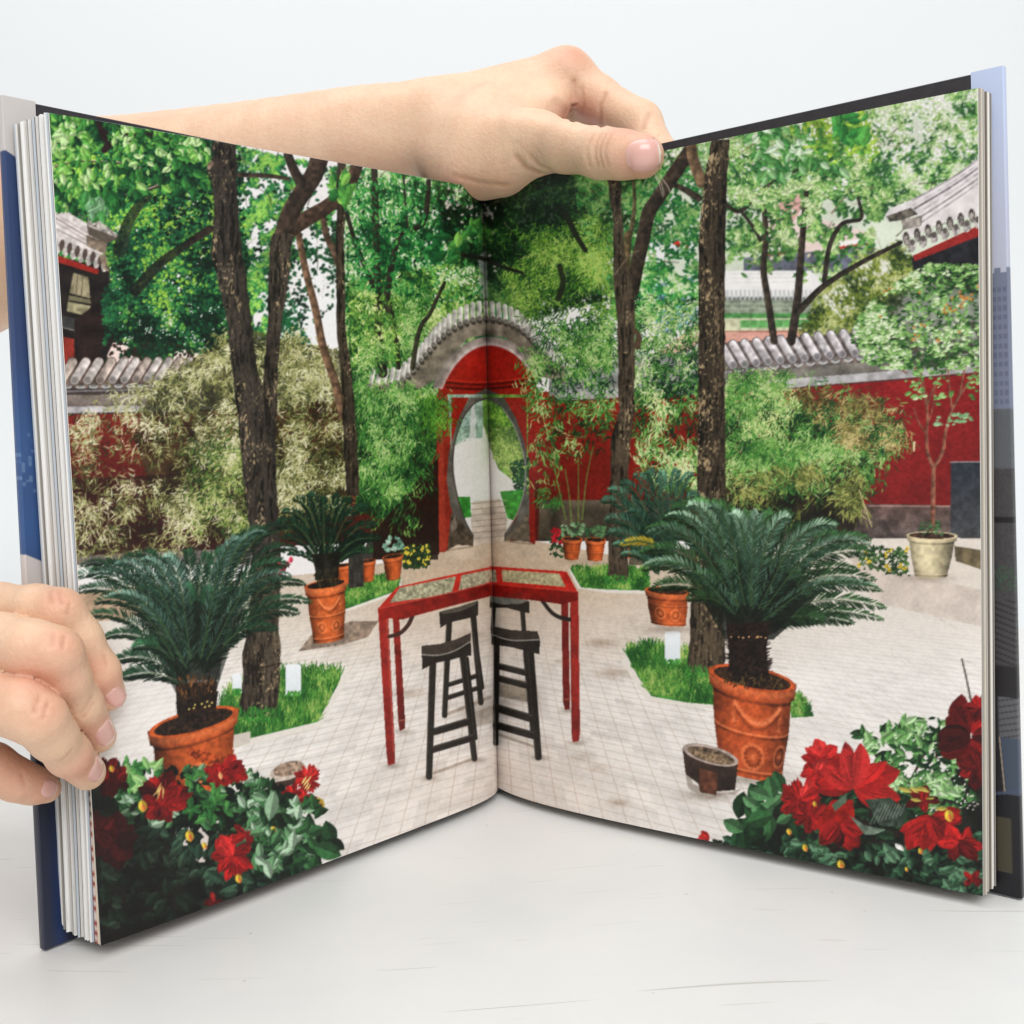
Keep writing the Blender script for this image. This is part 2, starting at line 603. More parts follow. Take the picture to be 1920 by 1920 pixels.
# ------------------------------------------------------------------ the printed photograph: drawn in code, then laid on the two leaves
class Art:
    def __init__(s, n=1920):
        s.n = n
        s.C = np.zeros((n, n, 3), np.float32)
        s.r = np.random.default_rng(11)

    # -- value noise, 0..1, cell sizes in sheet units
    def noise(s, cx, cy=None, seed=0):
        cy = cy or cx
        r = np.random.default_rng(1000 + seed)
        g = r.random((int(s.n / cy) + 3, int(s.n / cx) + 3)).astype(np.float32)
        xs = np.arange(s.n) / cx; ys = np.arange(s.n) / cy
        x0 = xs.astype(int); y0 = ys.astype(int); fx = (xs - x0).astype(np.float32); fy = (ys - y0).astype(np.float32)
        fx = fx * fx * (3 - 2 * fx); fy = fy * fy * (3 - 2 * fy)
        a = g[:, x0] * (1 - fx) + g[:, x0 + 1] * fx
        return a[y0] * (1 - fy)[:, None] + a[y0 + 1] * fy[:, None]

    def box(s, pts, pad=2):
        p = np.asarray(pts, float)
        x0, y0 = np.floor(p.min(0)).astype(int) - pad; x1, y1 = np.ceil(p.max(0)).astype(int) + pad
        return max(x0, 0), max(y0, 0), min(x1, s.n), min(y1, s.n)

    def mask(s, pts):
        p = np.asarray(pts, float)
        x0, y0, x1, y1 = s.box(p)
        X = np.arange(x0, x1) + 0.5; Y = np.arange(y0, y1) + 0.5
        M = np.zeros((len(Y), len(X)), bool)
        q = np.roll(p, -1, 0)
        for (ax, ay), (bx, by) in zip(p, q):
            if ay == by: continue
            rows = ((Y >= min(ay, by)) & (Y < max(ay, by)))
            if not rows.any(): continue
            xi = ax + (Y[rows] - ay) * (bx - ax) / (by - ay)
            M[rows] ^= X[None, :] < xi[:, None]
        return (slice(y0, y1), slice(x0, x1)), M

    def poly(s, pts, c, a=1.0, noise=None, amp=0.0, c2=None, axis=1):
        """fill; c2 gives a gradient along an axis (0 x, 1 y); noise multiplies"""
        sl, M = s.mask(pts)
        if not M.any(): return
        col_ = np.zeros(M.shape + (3,), np.float32) + np.asarray(c, np.float32)
        if c2 is not None:
            h, w = M.shape
            t = (np.linspace(0, 1, h)[:, None] if axis == 1 else np.linspace(0, 1, w)[None, :])[..., None]
            col_ = col_ * (1 - t) + np.asarray(c2, np.float32) * t
        if noise is not None:
            col_ = col_ * (1 + amp * (noise[sl][..., None] * 2 - 1))
        m_ = (M * a).astype(np.float32)[..., None]
        s.C[sl] = s.C[sl] * (1 - m_) + col_ * m_

    def stroke(s, pts, w0, w1, c, a=1.0, round_=True, shade=0.0, noise=None, amp=0.0):
        """tapered line through points (Catmull-Rom smoothed)"""
        p = s.curve(pts) if len(pts) > 2 else np.asarray(pts, float)
        wm = max(w0, w1)
        x0, y0, x1, y1 = s.box(p, int(wm / 2 + 2))
        if x1 <= x0 or y1 <= y0: return
        X, Y = np.meshgrid(np.arange(x0, x1) + .5, np.arange(y0, y1) + .5)
        best = np.full(X.shape, 1e9, np.float32); side = np.zeros(X.shape, np.float32)
        n = len(p) - 1
        for i in range(n):
            ax, ay = p[i]; bx, by = p[i + 1]
            dx, dy = bx - ax, by - ay; L2 = dx * dx + dy * dy + 1e-9
            wmx = wm / 2 + 3
            cx0 = max(int(min(ax, bx) - wmx) - x0, 0); cx1 = int(max(ax, bx) + wmx) - x0 + 1
            cy0 = max(int(min(ay, by) - wmx) - y0, 0); cy1 = int(max(ay, by) + wmx) - y0 + 1
            if cx1 <= cx0 or cy1 <= cy0: continue
            xs = X[cy0:cy1, cx0:cx1]; ys = Y[cy0:cy1, cx0:cx1]
            if xs.size == 0: continue
            t = np.clip(((xs - ax) * dx + (ys - ay) * dy) / L2, 0, 1)
            ex, ey = xs - ax - t * dx, ys - ay - t * dy
            w = (w0 + (w1 - w0) * (i + t) / n) / 2
            d = np.sqrt(ex * ex + ey * ey) / np.maximum(w, 0.3)
            sg = np.sign(dx * ey - dy * ex) * d
            b = best[cy0:cy1, cx0:cx1]
            up = d < b
            b[up] = d[up]; side[cy0:cy1, cx0:cx1][up] = sg[up]
        soft = 1.0 / max(wm / 2, 0.8)
        M = np.clip((1 + soft / 2 - best) / soft, 0, 1) * a
        col_ = np.zeros(X.shape + (3,), np.float32) + np.asarray(c, np.float32)
        if shade: col_ = col_ * (1 + shade * np.clip(side, -1, 1))[..., None]
        sl = (slice(y0, y1), slice(x0, x1))
        if noise is not None: col_ = col_ * (1 + amp * (noise[sl][..., None] * 2 - 1))
        m_ = M[..., None].astype(np.float32)
        s.C[sl] = s.C[sl] * (1 - m_) + col_ * m_

    def curve(s, pts, per=7):
        p = np.asarray(pts, float)
        q = np.concatenate([[2 * p[0] - p[1]], p, [2 * p[-1] - p[-2]]])
        out = []
        for i in range(1, len(q) - 2):
            for t in np.linspace(0, 1, per, endpoint=False):
                a, b, c, d = q[i - 1:i + 3]
                out.append(0.5 * (2 * b + (c - a) * t + (2 * a - 5 * b + 4 * c - d) * t * t + (3 * b - a - 3 * c + d) * t ** 3))
        out.append(p[-1])
        return np.array(out)

    def ellipse(s, cx, cy, rx, ry, rot=0.0, n=40, a0=0, a1=2 * math.pi):
        t = np.linspace(a0, a1, n)
        x, y = rx * np.cos(t), ry * np.sin(t)
        return np.stack([cx + x * math.cos(rot) - y * math.sin(rot), cy + x * math.sin(rot) + y * math.cos(rot)], 1)

    # -- many small leaves at once: later ones cover earlier ones
    def leaves(s, x, y, L, W, ang, c, two=0.12, bend=0.0, alpha=None, fat=1.0):
        x = np.asarray(x, np.float32); N = len(x)
        if N == 0: return
        f = lambda v: np.broadcast_to(np.asarray(v, np.float32), (N,))
        y, L, W, ang, bend = f(y), f(L), f(W), f(ang), f(bend)
        c = np.broadcast_to(np.asarray(c, np.float32), (N, 3))
        K = int(math.ceil(float(L.max()) / 2)) + 1
        o = np.arange(-K, K + 1)
        OX, OY = [q.ravel().astype(np.float32) for q in np.meshgrid(o, o)]
        step = max(1, int(3e6 // len(OX)))
        for i in range(0, N, step):
            sl = slice(i, i + step)
            xi = np.floor(x[sl]).astype(int); yi = np.floor(y[sl]).astype(int)
            dx = OX[None] + (xi + .5 - x[sl])[:, None]; dy = OY[None] + (yi + .5 - y[sl])[:, None]
            ca, sa = np.cos(ang[sl])[:, None], np.sin(ang[sl])[:, None]
            u = (dx * ca + dy * sa) / (L[sl][:, None] / 2)
            v = (-dx * sa + dy * ca) / (np.maximum(W[sl], 1.1)[:, None] / 2) - bend[sl][:, None] * (1 - u * u)
            prof = 1 - np.abs(u) ** (2.0 * fat)
            M = (np.abs(v) < prof) & (np.abs(u) < 1)
            PX = xi[:, None] + OX[None].astype(int); PY = yi[:, None] + OY[None].astype(int)
            M &= (PX >= 0) & (PX < s.n) & (PY >= 0) & (PY < s.n)
            k, j = np.nonzero(M)
            colr = c[sl][k] * (1 + two * np.where(v[k, j] > 0, 1, -1) - 0.10 * np.abs(u[k, j]) ** 2)[:, None]
            if alpha is None:
                s.C[PY[k, j], PX[k, j]] = colr
            else:
                s.C[PY[k, j], PX[k, j]] = s.C[PY[k, j], PX[k, j]] * (1 - alpha) + colr * alpha

    def scatter(s, pts, n, dens=None, power=1.0):
        sl, M = s.mask(pts)
        w = M.astype(np.float64)
        if dens is not None: w = w * np.clip(dens[sl], 0, None) ** power
        w = w.ravel(); t = w.sum()
        if t <= 0: return np.zeros(0), np.zeros(0)
        cs = np.cumsum(w)
        k = np.searchsorted(cs, s.r.random(n) * t)
        k = np.minimum(k, w.size - 1)
        yy, xx = np.divmod(k, M.shape[1])
        return xx + sl[1].start + s.r.random(n), yy + sl[0].start + s.r.random(n)

    def tones(s, pal, t):
        pal = np.asarray(pal, np.float32); t = np.clip(t, 0, 0.9999) * (len(pal) - 1)
        i = t.astype(int); f = (t - i)[:, None]
        return pal[i] * (1 - f) + pal[i + 1] * f

    def foliage(s, pts, n, L, asp, pal, light, dens=None, power=1.0, ang=None, spread=3.2, jit=0.25, two=0.12, layers=3, fat=1.0, bend=0.0, bias=0.0):
        """light: noise field choosing tone; layered dark to light"""
        for k in range(layers):
            m_ = n // layers
            x, y = s.scatter(pts, m_, dens, power)
            if not len(x): return
            lt = light[np.clip(y.astype(int), 0, s.n - 1), np.clip(x.astype(int), 0, s.n - 1)]
            t = lt * 0.9 + s.r.normal(0, jit, len(x)) + (k - (layers - 1) / 2) * 0.22 + bias
            if k == layers - 1 and layers > 1:
                keep = s.r.random(len(x)) < np.clip(lt * 1.6 - 0.2, 0.05, 1)
                x, y, t = x[keep], y[keep], t[keep]
            l = L * s.r.uniform(0.6, 1.35, len(x))
            a = (s.r.uniform(0, math.pi, len(x)) if ang is None else ang + s.r.normal(0, spread, len(x)))
            s.leaves(x, y, l, l * asp, a, s.tones(pal, t), two, s.r.normal(0, 1, len(x)) * bend, fat=fat)

    def blur(s, sl, r):
        A = s.C[sl].copy()
        for ax in (0, 1):
            B = np.zeros_like(A)
            for k in range(-r, r + 1): B += np.roll(A, k, ax)
            A = B / (2 * r + 1)
        s.C[sl] = A

    def trunk(s, rows, dark, lit, side=0.2, speck=0.5, seed=0, cell=(2.4, 11)):
        """rows: (y, x_left, x_right) from top to bottom"""
        rows = sorted(rows); ys = np.array([r[0] for r in rows]); xl = np.array([r[1] for r in rows]); xr = np.array([r[2] for r in rows])
        y0, y1 = int(ys[0]), int(ys[-1])
        Y = np.arange(y0, y1)
        wob = s.N['n12'][Y, 300 + seed * 40] * 3 - 1.5
        l = np.interp(Y, ys, xl) + wob; r = np.interp(Y, ys, xr) + np.roll(wob, 9)
        x0, x1 = max(int(l.min()) - 2, 0), min(int(r.max()) + 3, s.n)
        X = np.arange(x0, x1)[None, :]
        u = (X - l[:, None]) / np.maximum(r - l, 1)[:, None] * 2 - 1
        M = np.clip((1 - np.abs(u)) * (r - l)[:, None] / 2 + 0.5, 0, 1)
        shp = np.clip(0.55 + 0.45 * np.cos(np.clip(u - side * 2, -1.6, 1.6)), 0, 1)
        sl = (slice(y0, y1), slice(x0, x1))
        bk = s.N['bark'][sl]; b2 = s.N['bark2'][sl]; n3 = s.N['n40'][sl]
        t = np.clip(shp * 0.7 + (bk - 0.5) * 0.5 + (n3 - 0.5) * 0.35 - 0.15, 0, 1)
        col_ = np.asarray(dark, np.float32) * (1 - t[..., None]) + np.asarray(lit, np.float32) * t[..., None]
        groove = np.clip((0.47 - b2) * 5, 0, 1) * 0.6
        col_ = col_ * (1 - groove[..., None])
        sp = np.clip((s.N['fleck'][sl] - (0.80 - 0.16 * speck)) * 9, 0, 1) * np.clip(0.5 + 0.6 * (u * np.sign(side if side else 1)) + 0.3, 0.05, 1)
        col_ = col_ * (1 - sp[..., None] * .8) + np.array([196, 170, 130], np.float32) * sp[..., None] * .8
        m_ = M[..., None]
        s.C[sl] = s.C[sl] * (1 - m_) + col_ * m_

    def bamboo(s, pts, n, L, pal, light, dens=None, power=1.0, down=0.6, spread=0.75, W=2.6, layers=3, bias=0.0):
        """sprays: clusters of narrow leaves fanning from one point"""
        per = 6
        for k in range(layers):
            m_ = n // per // layers
            x, y = s.scatter(pts, m_, dens, power)
            if not len(x): return
            lt = light[np.clip(y.astype(int), 0, s.n - 1), np.clip(x.astype(int), 0, s.n - 1)]
            base = s.r.normal(math.pi / 2, 1.0, len(x)) * (1 - down) + math.pi / 2 * down + s.r.choice([-.5, .5], len(x))
            X = np.repeat(x, per); Y = np.repeat(y, per)
            X = X + s.r.normal(0, L * .45, len(X)); Y = Y + s.r.normal(0, L * .4, len(X))
            a = np.repeat(base, per) + s.r.normal(0, spread * .8, len(X))
            l = L * s.r.uniform(0.55, 1.3, len(X))
            t = np.repeat(lt, per) * 0.9 + s.r.normal(0, 0.2, len(X)) + (k - (layers - 1) / 2) * 0.24 + bias
            s.leaves(X + np.cos(a) * l / 2, Y + np.sin(a) * l / 2, l, W * s.r.uniform(.7, 1.3, len(X)), a, s.tones(pal, t), 0.08, s.r.normal(0, .5, len(X)))

    def frond(s, base, ctrl, tip, n, L, dark, light, lit=0.5, W=3.0, fwd=0.75, rach=(60, 84, 50)):
        """feather leaf: curved midrib with narrow leaflets on both sides"""
        t = np.linspace(0.12, 1, n)
        b, c, e = [np.asarray(q, float) for q in (base, ctrl, tip)]
        P = ((1 - t) ** 2)[:, None] * b + (2 * t * (1 - t))[:, None] * c + (t * t)[:, None] * e
        T = 2 * (1 - t)[:, None] * (c - b) + 2 * t[:, None] * (e - c)
        A = np.arctan2(T[:, 1], T[:, 0])
        ln = L * np.clip(np.sin(np.clip(t * 1.02, 0, 1) * math.pi) ** 0.55 * (1.05 - 0.35 * t) + 0.16, 0.1, 1.2)
        for sgn, dl in ((1, 0.0), (-1, 0.0)):
            ang = A + sgn * (fwd + 0.15 * s.r.normal(0, .45, n)) + 0.12
            up = -np.sin(ang)
            tt = np.clip(0.06 + lit * (0.2 + 0.8 * np.clip(up * 0.7 + 0.3, 0, 1)) * (0.15 + 1.25 * t * t) + s.r.normal(0, 0.10, n), 0, 1)
            colr = np.asarray(dark, np.float32) * (1 - tt[:, None]) + np.asarray(light, np.float32) * tt[:, None]
            kp = s.r.random(n) > .09
            l2 = (ln * s.r.uniform(.82, 1.1, n))
            s.leaves((P[:, 0] + np.cos(ang) * l2 / 2)[kp], (P[:, 1] + np.sin(ang) * l2 / 2)[kp], l2[kp], W, ang[kp], colr[kp], 0.2, 0.35 * sgn)
        s.stroke([tuple(P[0]), tuple(P[n // 2]), tuple(P[-1])], 3.0, 1.0, rach, 0.8)

    def pot(s, xt, yt, wt, xb, yb, wb, slope, ell, base, rim=0.14, bands=(0.5,), meds=(), soil=(52, 34, 24), garland=False, side=0.25):
        """clay pot: top rim centre/half width, foot centre/half width; slope tilts the rings as on the page"""
        x0, y0, x1, y1 = int(xt - wt - 6), int(yt - ell - abs(slope) * wt - 6), int(xt + wt + 6), int(yb + abs(slope) * wb + ell + 6)
        x0 = max(x0, 0); y1 = min(y1, s.n); x1 = min(x1, s.n)
        X, Y = np.meshgrid(np.arange(x0, x1) + .5, np.arange(y0, y1) + .5)
        H = yb - yt
        t = (Y - yt) / H
        for _ in range(2):
            cx = xt + (xb - xt) * np.clip(t, 0, 1); hw = wt + (wb - wt) * np.clip(t, 0, 1) ** 0.9
            u = (X - cx) / hw
            t = (Y - yt - slope * (X - cx) - ell * (0.9 - 0.25 * np.clip(t, 0, 1)) * np.sqrt(np.clip(1 - u * u, 0, 1))) / H
        lip = (t < rim) & (t > -0.03)
        hw2 = hw * np.where(lip, 1.05, 1.0 - 0.02 * np.sin(np.clip(t, 0, 1) * 9)); u = (X - cx) / hw2
        M = (np.abs(u) < 1) & (t > -0.02) & (t < 1)
        lam = np.clip(0.50 + 0.62 * np.cos(np.clip((u - side) * 1.35, -1.5, 1.5)) - 0.12, 0.25, 1.2)
        rel_ = np.zeros_like(t)
        rel_ += np.where(lip, 0.10 * np.cos((t / rim - 0.35) * 3.0), 0)
        rel_ -= 0.30 * np.exp(-((t - rim - 0.01) / 0.018) ** 2)
        for b in tuple(bands) + (0.92,):
            rel_ += 0.20 * np.exp(-((t - b) / 0.012) ** 2) - 0.22 * np.exp(-((t - b - 0.028) / 0.015) ** 2)
        for mu, mt, mr in meds:
            hwm = np.sqrt(np.clip(1 - mu * mu, 0.15, 1))
            q = np.sqrt(((u - mu) / (mr * hwm)) ** 2 + ((t - mt) / (mr * 0.72 * wt / H * 1.35)) ** 2)
            rel_ += 0.16 * np.exp(-((q - 1) / 0.16) ** 2) - 0.2 * np.exp(-((q - 0.72) / 0.15) ** 2) + 0.18 * np.exp(-(q / 0.25) ** 2)
            rel_ += 0.10 * (q < .95) * np.cos(np.arctan2(t - mt, (u - mu) * .5) * 14)
        if garland:
            gy = 0.26 + 0.16 * (1 - ((u - 0.15) / 0.55) ** 2)
            q = (t - gy) / 0.055
            on = (np.abs(u - 0.15) < 0.6)
            rel_ += on * (0.22 * np.exp(-(q + .35) ** 2 * 2) - 0.28 * np.exp(-(q - .55) ** 2 * 3)) * (0.8 + 0.5 * s.N['n4'][y0:y1, x0:x1])
            for gu in (-0.45, 0.72):
                rel_ += 0.15 * np.exp(-((u - gu) / 0.07) ** 2) * ((t > rim + .03) & (t < .5)) * (s.N['n4'][y0:y1, x0:x1])
        nz = s.N['n7'][y0:y1, x0:x1] * 0.14 + s.N['n40'][y0:y1, x0:x1] * 0.14 - 0.14
        col_ = np.asarray(base, np.float32) * np.clip(lam + rel_ + nz, 0.12, 1.5)[..., None]
        hl = np.clip(rel_ * 1.4, 0, 0.35)[..., None]
        col_ = col_ * (1 - hl) + np.array([235, 185, 150], np.float32) * hl
        sl = (slice(y0, y1), slice(x0, x1))
        m_ = M.astype(np.float32)[..., None]
        s.C[sl] = s.C[sl] * (1 - m_) + col_ * m_
        rot = math.atan(slope)
        s.poly(s.ellipse(xt, yt + ell * .1, wt * 1.05, ell * 1.08, rot), np.asarray(base) * .98, noise=s.N['n7'], amp=.15)
        s.poly(s.ellipse(xt, yt + ell * .12, wt * 0.93, ell * .86, rot), soil, noise=s.N['n4'], amp=.5)

    def tile_tube(s, x0, y0, x1, y1, w, c, dark):
        s.stroke([(x0, y0), (x1, y1)], w + 3, w + 3, dark)
        s.stroke([(x0, y0), (x1, y1)], w, w, c, shade=-0.16, noise=s.N['n7'], amp=.22)
        s.poly(s.ellipse(x1, y1, w * .5, w * .52), np.asarray(c) * .80)
        s.poly(s.ellipse(x1, y1, w * .34, w * .36), np.asarray(c) * .62)


def paint():
    s = Art()
    r = s.r
    N = s.N = {}
    for k, q in (('n4', 4), ('n7', 7), ('n12', 12), ('n20', 20), ('n40', 40), ('n80', 80), ('n160', 160)):
        N[k] = s.noise(q, seed=q)
    N['bark'] = 0.6 * s.noise(2.6, 9, 5) + 0.4 * s.noise(5, 22, 6)
    N['bark2'] = 0.65 * s.noise(3.2, 26, 7) + 0.35 * s.noise(2, 7, 8)
    N['fleck'] = 0.6 * s.noise(2.2, 4.5, 15) + 0.4 * s.noise(14, 30, 16)
    N['grain'] = 0.5 * s.noise(1.6, seed=9) + 0.5 * N['n4']
    N['f1'] = np.clip(0.5 + ((0.45 * N['n80'] + 0.35 * N['n40'] + 0.2 * N['n20']) - 0.5) * 2.0, 0, 1)
    N['f2'] = np.clip(0.5 + ((0.3 * N['n40'] + 0.4 * N['n20'] + 0.3 * N['n12']) - 0.5) * 2.2, 0, 1)
    sky = (238, 232, 230)
    C = s.C
    C[:] = sky
    yy, xx = np.mgrid[0:1920, 0:1920].astype(np.float32)

    # ================= far foliage, left leaf
    DEEP = [(18, 40, 26), (22, 66, 40), (32, 92, 54), (52, 124, 66), (86, 156, 74), (138, 184, 84)]
    GINK = [(16, 34, 24), (20, 58, 38), (30, 86, 54), (48, 116, 64), (84, 148, 66), (142, 182, 70)]
    s.poly([(90, 190), (440, 260), (470, 500), (480, 700), (90, 700)], (24, 58, 38), noise=N['n20'], amp=.35)
    s.foliage([(90, 190), (450, 255), (480, 700), (90, 700)], 22000, 7.5, 0.72, GINK, N['f1'], fat=1.6, jit=.2)
    s.foliage([(230, 350), (410, 330), (420, 480), (280, 480), (240, 420)], 2600, 9, 0.75, GINK, N['f2'], fat=1.6, bias=.28)
    # pale gaps in the ginkgo, then leaf specks over their rims
    for pg, cc in (([(300, 500), (330, 492), (352, 512), (372, 535), (372, 552), (350, 556), (325, 545)], (232, 226, 224)),
                   ([(196, 650), (216, 642), (240, 650), (255, 672), (300, 690), (190, 692)], (240, 214, 205)),
                   ([(410, 350), (470, 380), (520, 460), (505, 470), (480, 440), (440, 400)], sky),
                   ([(470, 268), (540, 290), (555, 340), (520, 350), (480, 310)], sky),
                   ([(560, 500), (610, 380), (636, 395), (634, 520), (640, 640), (620, 665), (590, 640), (570, 560)], (243, 240, 240)),
                   ([(520, 560), (570, 575), (600, 640), (600, 680), (560, 690), (525, 690)], (240, 238, 238)),
                   ([(330, 660), (350, 655), (405, 672), (400, 690), (320, 692)], (235, 214, 204))):
        s.poly(pg, cc)
    x, y = s.scatter([(100, 480), (430, 330), (480, 700), (180, 700)], 700, N['n20'], 5)
    s.leaves(x, y, 3.6, 2.6, r.uniform(0, 3, len(x)), (226, 226, 216))
    x, y = s.scatter([(440, 280), (640, 320), (640, 560), (470, 560)], 2600, N['n20'], 3)
    s.leaves(x, y, 5, 3.6, r.uniform(0, 3, len(x)), (232, 228, 226))
    s.foliage([(440, 275), (660, 320), (650, 420), (540, 520), (500, 690), (480, 690), (450, 420)], 4200, 8, 0.6, DEEP, N['f2'], N['f2'], 1.6)
    s.foliage([(300, 490), (380, 500), (390, 570), (300, 570)], 260, 6, 0.75, GINK[:3], N['n12'], fat=1.6)
    s.foliage([(182, 640), (300, 640), (420, 660), (420, 700), (182, 700)], 420, 7, 0.75, [(60, 36, 30), (30, 40, 28), (26, 70, 44)], N['n12'], 1 - N['n20'], 3, fat=1.6)
    s.foliage([(535, 480), (640, 400), (640, 560), (600, 600), (545, 640), (520, 660)], 620, 8, 0.55, [(22, 40, 30), (30, 70, 44), (44, 96, 60)], N['n12'], N['n40'], 3)
    s.foliage([(525, 580), (560, 600), (590, 660), (570, 672), (530, 640)], 240, 7, 0.6, [(24, 70, 44), (34, 100, 58)], N['n12'])
    # centre foliage, both sides of the fold
    MID = [(22, 58, 34), (30, 92, 48), (46, 124, 62), (84, 156, 76), (150, 190, 110), (214, 222, 190)]
    s.poly([(650, 318), (960, 330), (960, 700), (650, 700)], (44, 112, 60), noise=N['n20'], amp=.35)
    s.foliage([(645, 312), (925, 330), (925, 700), (645, 700)], 18000, 8.5, 0.42, MID, N['f2'], ang=1.2, spread=.8)
    x, y = s.scatter([(660, 330), (870, 345), (900, 560), (680, 640)], 1500, N['n20'], 4)
    s.leaves(x, y, 6.5, 3.4, 1.3 + r.normal(0, .6, len(x)), np.array([232, 226, 216]) * r.uniform(.88, 1, (len(x), 1)))
    YG_ = [(58, 96, 44), (84, 130, 54), (120, 164, 70), (164, 196, 98), (206, 216, 150)]
    s.foliage([(650, 530), (925, 480), (925, 690), (650, 700)], 8200, 8, 0.36, YG_, N['f2'], N['f1'], 1.2, ang=1.2, spread=.9)
    DARKF = [(16, 30, 18), (24, 48, 26), (36, 72, 36), (60, 100, 48), (104, 136, 70)]
    s.poly([(812, 330), (1140, 300), (1140, 540), (1000, 560), (900, 540), (850, 470)], (28, 56, 32), .8, noise=N['n40'], amp=.5)
    s.foliage([(812, 330), (1145, 295), (1150, 560), (980, 600), (880, 560), (840, 470)], 12000, 8.5, 0.4, DARKF, N['f1'], ang=1.3, spread=.9)
    x, y = s.scatter([(830, 345), (930, 380), (930, 520), (850, 480)], 160, N['n20'], 4)
    s.leaves(x, y, 8, 4, r.uniform(0, 3, len(x)), (196, 186, 176))
    s.poly([(897, 480), (912, 470), (916, 560), (900, 560)], (196, 200, 196), .6)

    # ================= far foliage and roofs, right leaf
    PALE = [(44, 84, 48), (74, 124, 64), (112, 160, 84), (160, 190, 116), (192, 208, 158), (216, 222, 196)]
    s.poly([(1130, 240), (1860, 100), (1860, 560), (1130, 560)], (214, 220, 200), noise=N['n40'], amp=.06)
    # distant halls: pink gables, pale tiled roof, tile bands
    s.poly([(1440, 400), (1530, 305), (1548, 318), (1500, 400), (1640, 440), (1640, 470), (1436, 480)], (238, 214, 205), noise=N['n20'], amp=.05)
    s.poly([(1462, 384), (1530, 306), (1546, 318), (1488, 416), (1446, 412)], (232, 178, 168), noise=N['n12'], amp=.12)
    s.poly([(1255, 420), (1300, 440), (1300, 480), (1255, 470)], (226, 228, 228))
    s.poly([(1262, 448), (1292, 462), (1292, 472), (1262, 458)], (196, 44, 36))
    s.poly([(1395, 484), (1640, 462), (1640, 505), (1395, 520)], (104, 106, 120), noise=N['n12'], amp=.2)
    s.stroke([(1436, 477), (1502, 470)], 7, 7, (196, 50, 38)); s.stroke([(1566, 465), (1632, 456)], 7, 7, (196, 50, 38))
    for k in range(9): s.poly(s.ellipse(1440 + k * 8, 471 - k * .9, 5, 5), (244, 236, 230))
    for k in range(8): s.poly(s.ellipse(1570 + k * 8, 459 - k * 1.1, 5, 5), (244, 240, 236))
    for k in range(8): s.poly([(1444 + k * 14, 482 - k), (1450 + k * 14, 481 - k), (1450 + k * 14, 487 - k), (1444 + k * 14, 488 - k)], (210, 200, 160))
    s.poly([(1230, 535), (1300, 520), (1310, 600), (1230, 640)], (120, 150, 170), noise=N['n7'], amp=.4)
    s.poly([(1240, 560), (1262, 542), (1270, 560), (1240, 580)], (64, 92, 150), .8)
    s.poly([(1285, 560), (1320, 545), (1320, 575), (1290, 580)], (236, 232, 228))
    s.poly([(1235, 660), (1320, 600), (1320, 640), (1236, 690)], (206, 150, 120), .7, noise=N['n7'], amp=.3)
    s.poly([(1350, 508), (1520, 508), (1570, 556), (1350, 556)], (240, 236, 233), noise=N['n12'], amp=.04)
    for yy_ in (514, 522, 530): s.stroke([(1370, yy_), (1500, yy_ - 1)], 1.6, 1.6, (206, 196, 184), .6)
    for k in range(24):
        xk = 1356 + k * 8.2
        s.stroke([(xk, 546), (xk + 1, 560)], 4.6, 4.6, (196, 196, 196)); s.poly(s.ellipse(xk + 5, 561, 3.4, 4), (112, 114, 112))
    s.poly([(1350, 563), (1560, 563), (1560, 588), (1350, 588)], (138, 148, 128), noise=N['n7'], amp=.15)
    for yk in (570, 579): s.stroke([(1350, yk), (1560, yk)], 1.4, 1.4, (190, 196, 180), .8)
    for k in range(16): s.stroke([(1352 + k * 13, 565), (1352 + k * 13, 588)], 1.2, 1.2, (186, 190, 174), .5)
    s.poly([(1350, 588), (1560, 588), (1560, 597), (1350, 597)], (92, 156, 88), noise=N['n7'], amp=.15)
    s.poly([(1350, 597), (1560, 597), (1560, 622), (1350, 624)], (206, 204, 170), noise=N['n7'], amp=.12)
    s.poly([(1388, 601), (1518, 600), (1518, 614), (1388, 615)], (112, 182, 104), noise=N['n12'], amp=.12)
    for k in range(8): s.stroke([(1390 + k * 16, 601), (1390 + k * 16, 615)], 1.5, 1.5, (180, 214, 160), .8)
    s.poly([(1350, 624), (1640, 620), (1640, 680), (1350, 690)], (226, 166, 150), noise=N['n20'], amp=.06)
    s.stroke([(1350, 622), (1480, 622)], 2, 2, (150, 70, 60), .8)
    # canopy over them
    s.foliage([(1130, 260), (1470, 225), (1860, 110), (1860, 330), (1700, 400), (1560, 340), (1470, 300), (1430, 470), (1300, 480), (1180, 560), (1140, 420)],
              17000, 9.5, 0.40, PALE, N['f2'], N['f1'], .9, ang=.5, spread=.8)
    s.foliage([(1370, 240), (1500, 215), (1680, 300), (1690, 390), (1600, 420), (1530, 360), (1440, 470), (1370, 470)], 5200, 10, 0.42, PALE[:5], N['f2'], N['f2'], 1.2, ang=.6, spread=.9)
    s.foliage([(1520, 320), (1660, 330), (1680, 400), (1600, 430), (1560, 470), (1520, 440)], 1300, 12, .42, PALE[:4], N['f2'], N['f2'], 1.4, ang=.6, spread=.9)
    s.foliage([(1480, 240), (1620, 200), (1650, 300), (1540, 330)], 700, 17, .5, [(70, 128, 60), (120, 164, 66), (168, 196, 76)], N['n20'], N['n20'], 2, ang=.5, spread=.7)
    s.foliage([(1440, 430), (1640, 440), (1640, 480), (1440, 500)], 260, 12, .45, PALE[:3], N['n12'], N['n20'], 3)
    x, y = s.scatter([(1140, 300), (1470, 240), (1840, 160), (1840, 300), (1650, 340), (1420, 420), (1190, 480)], 800, N['n20'], 4)
    s.leaves(x, y, 8, 4, .5 + r.normal(0, .7, len(x)), np.array([238, 234, 230]) * r.uniform(.94, 1, (len(x), 1)))
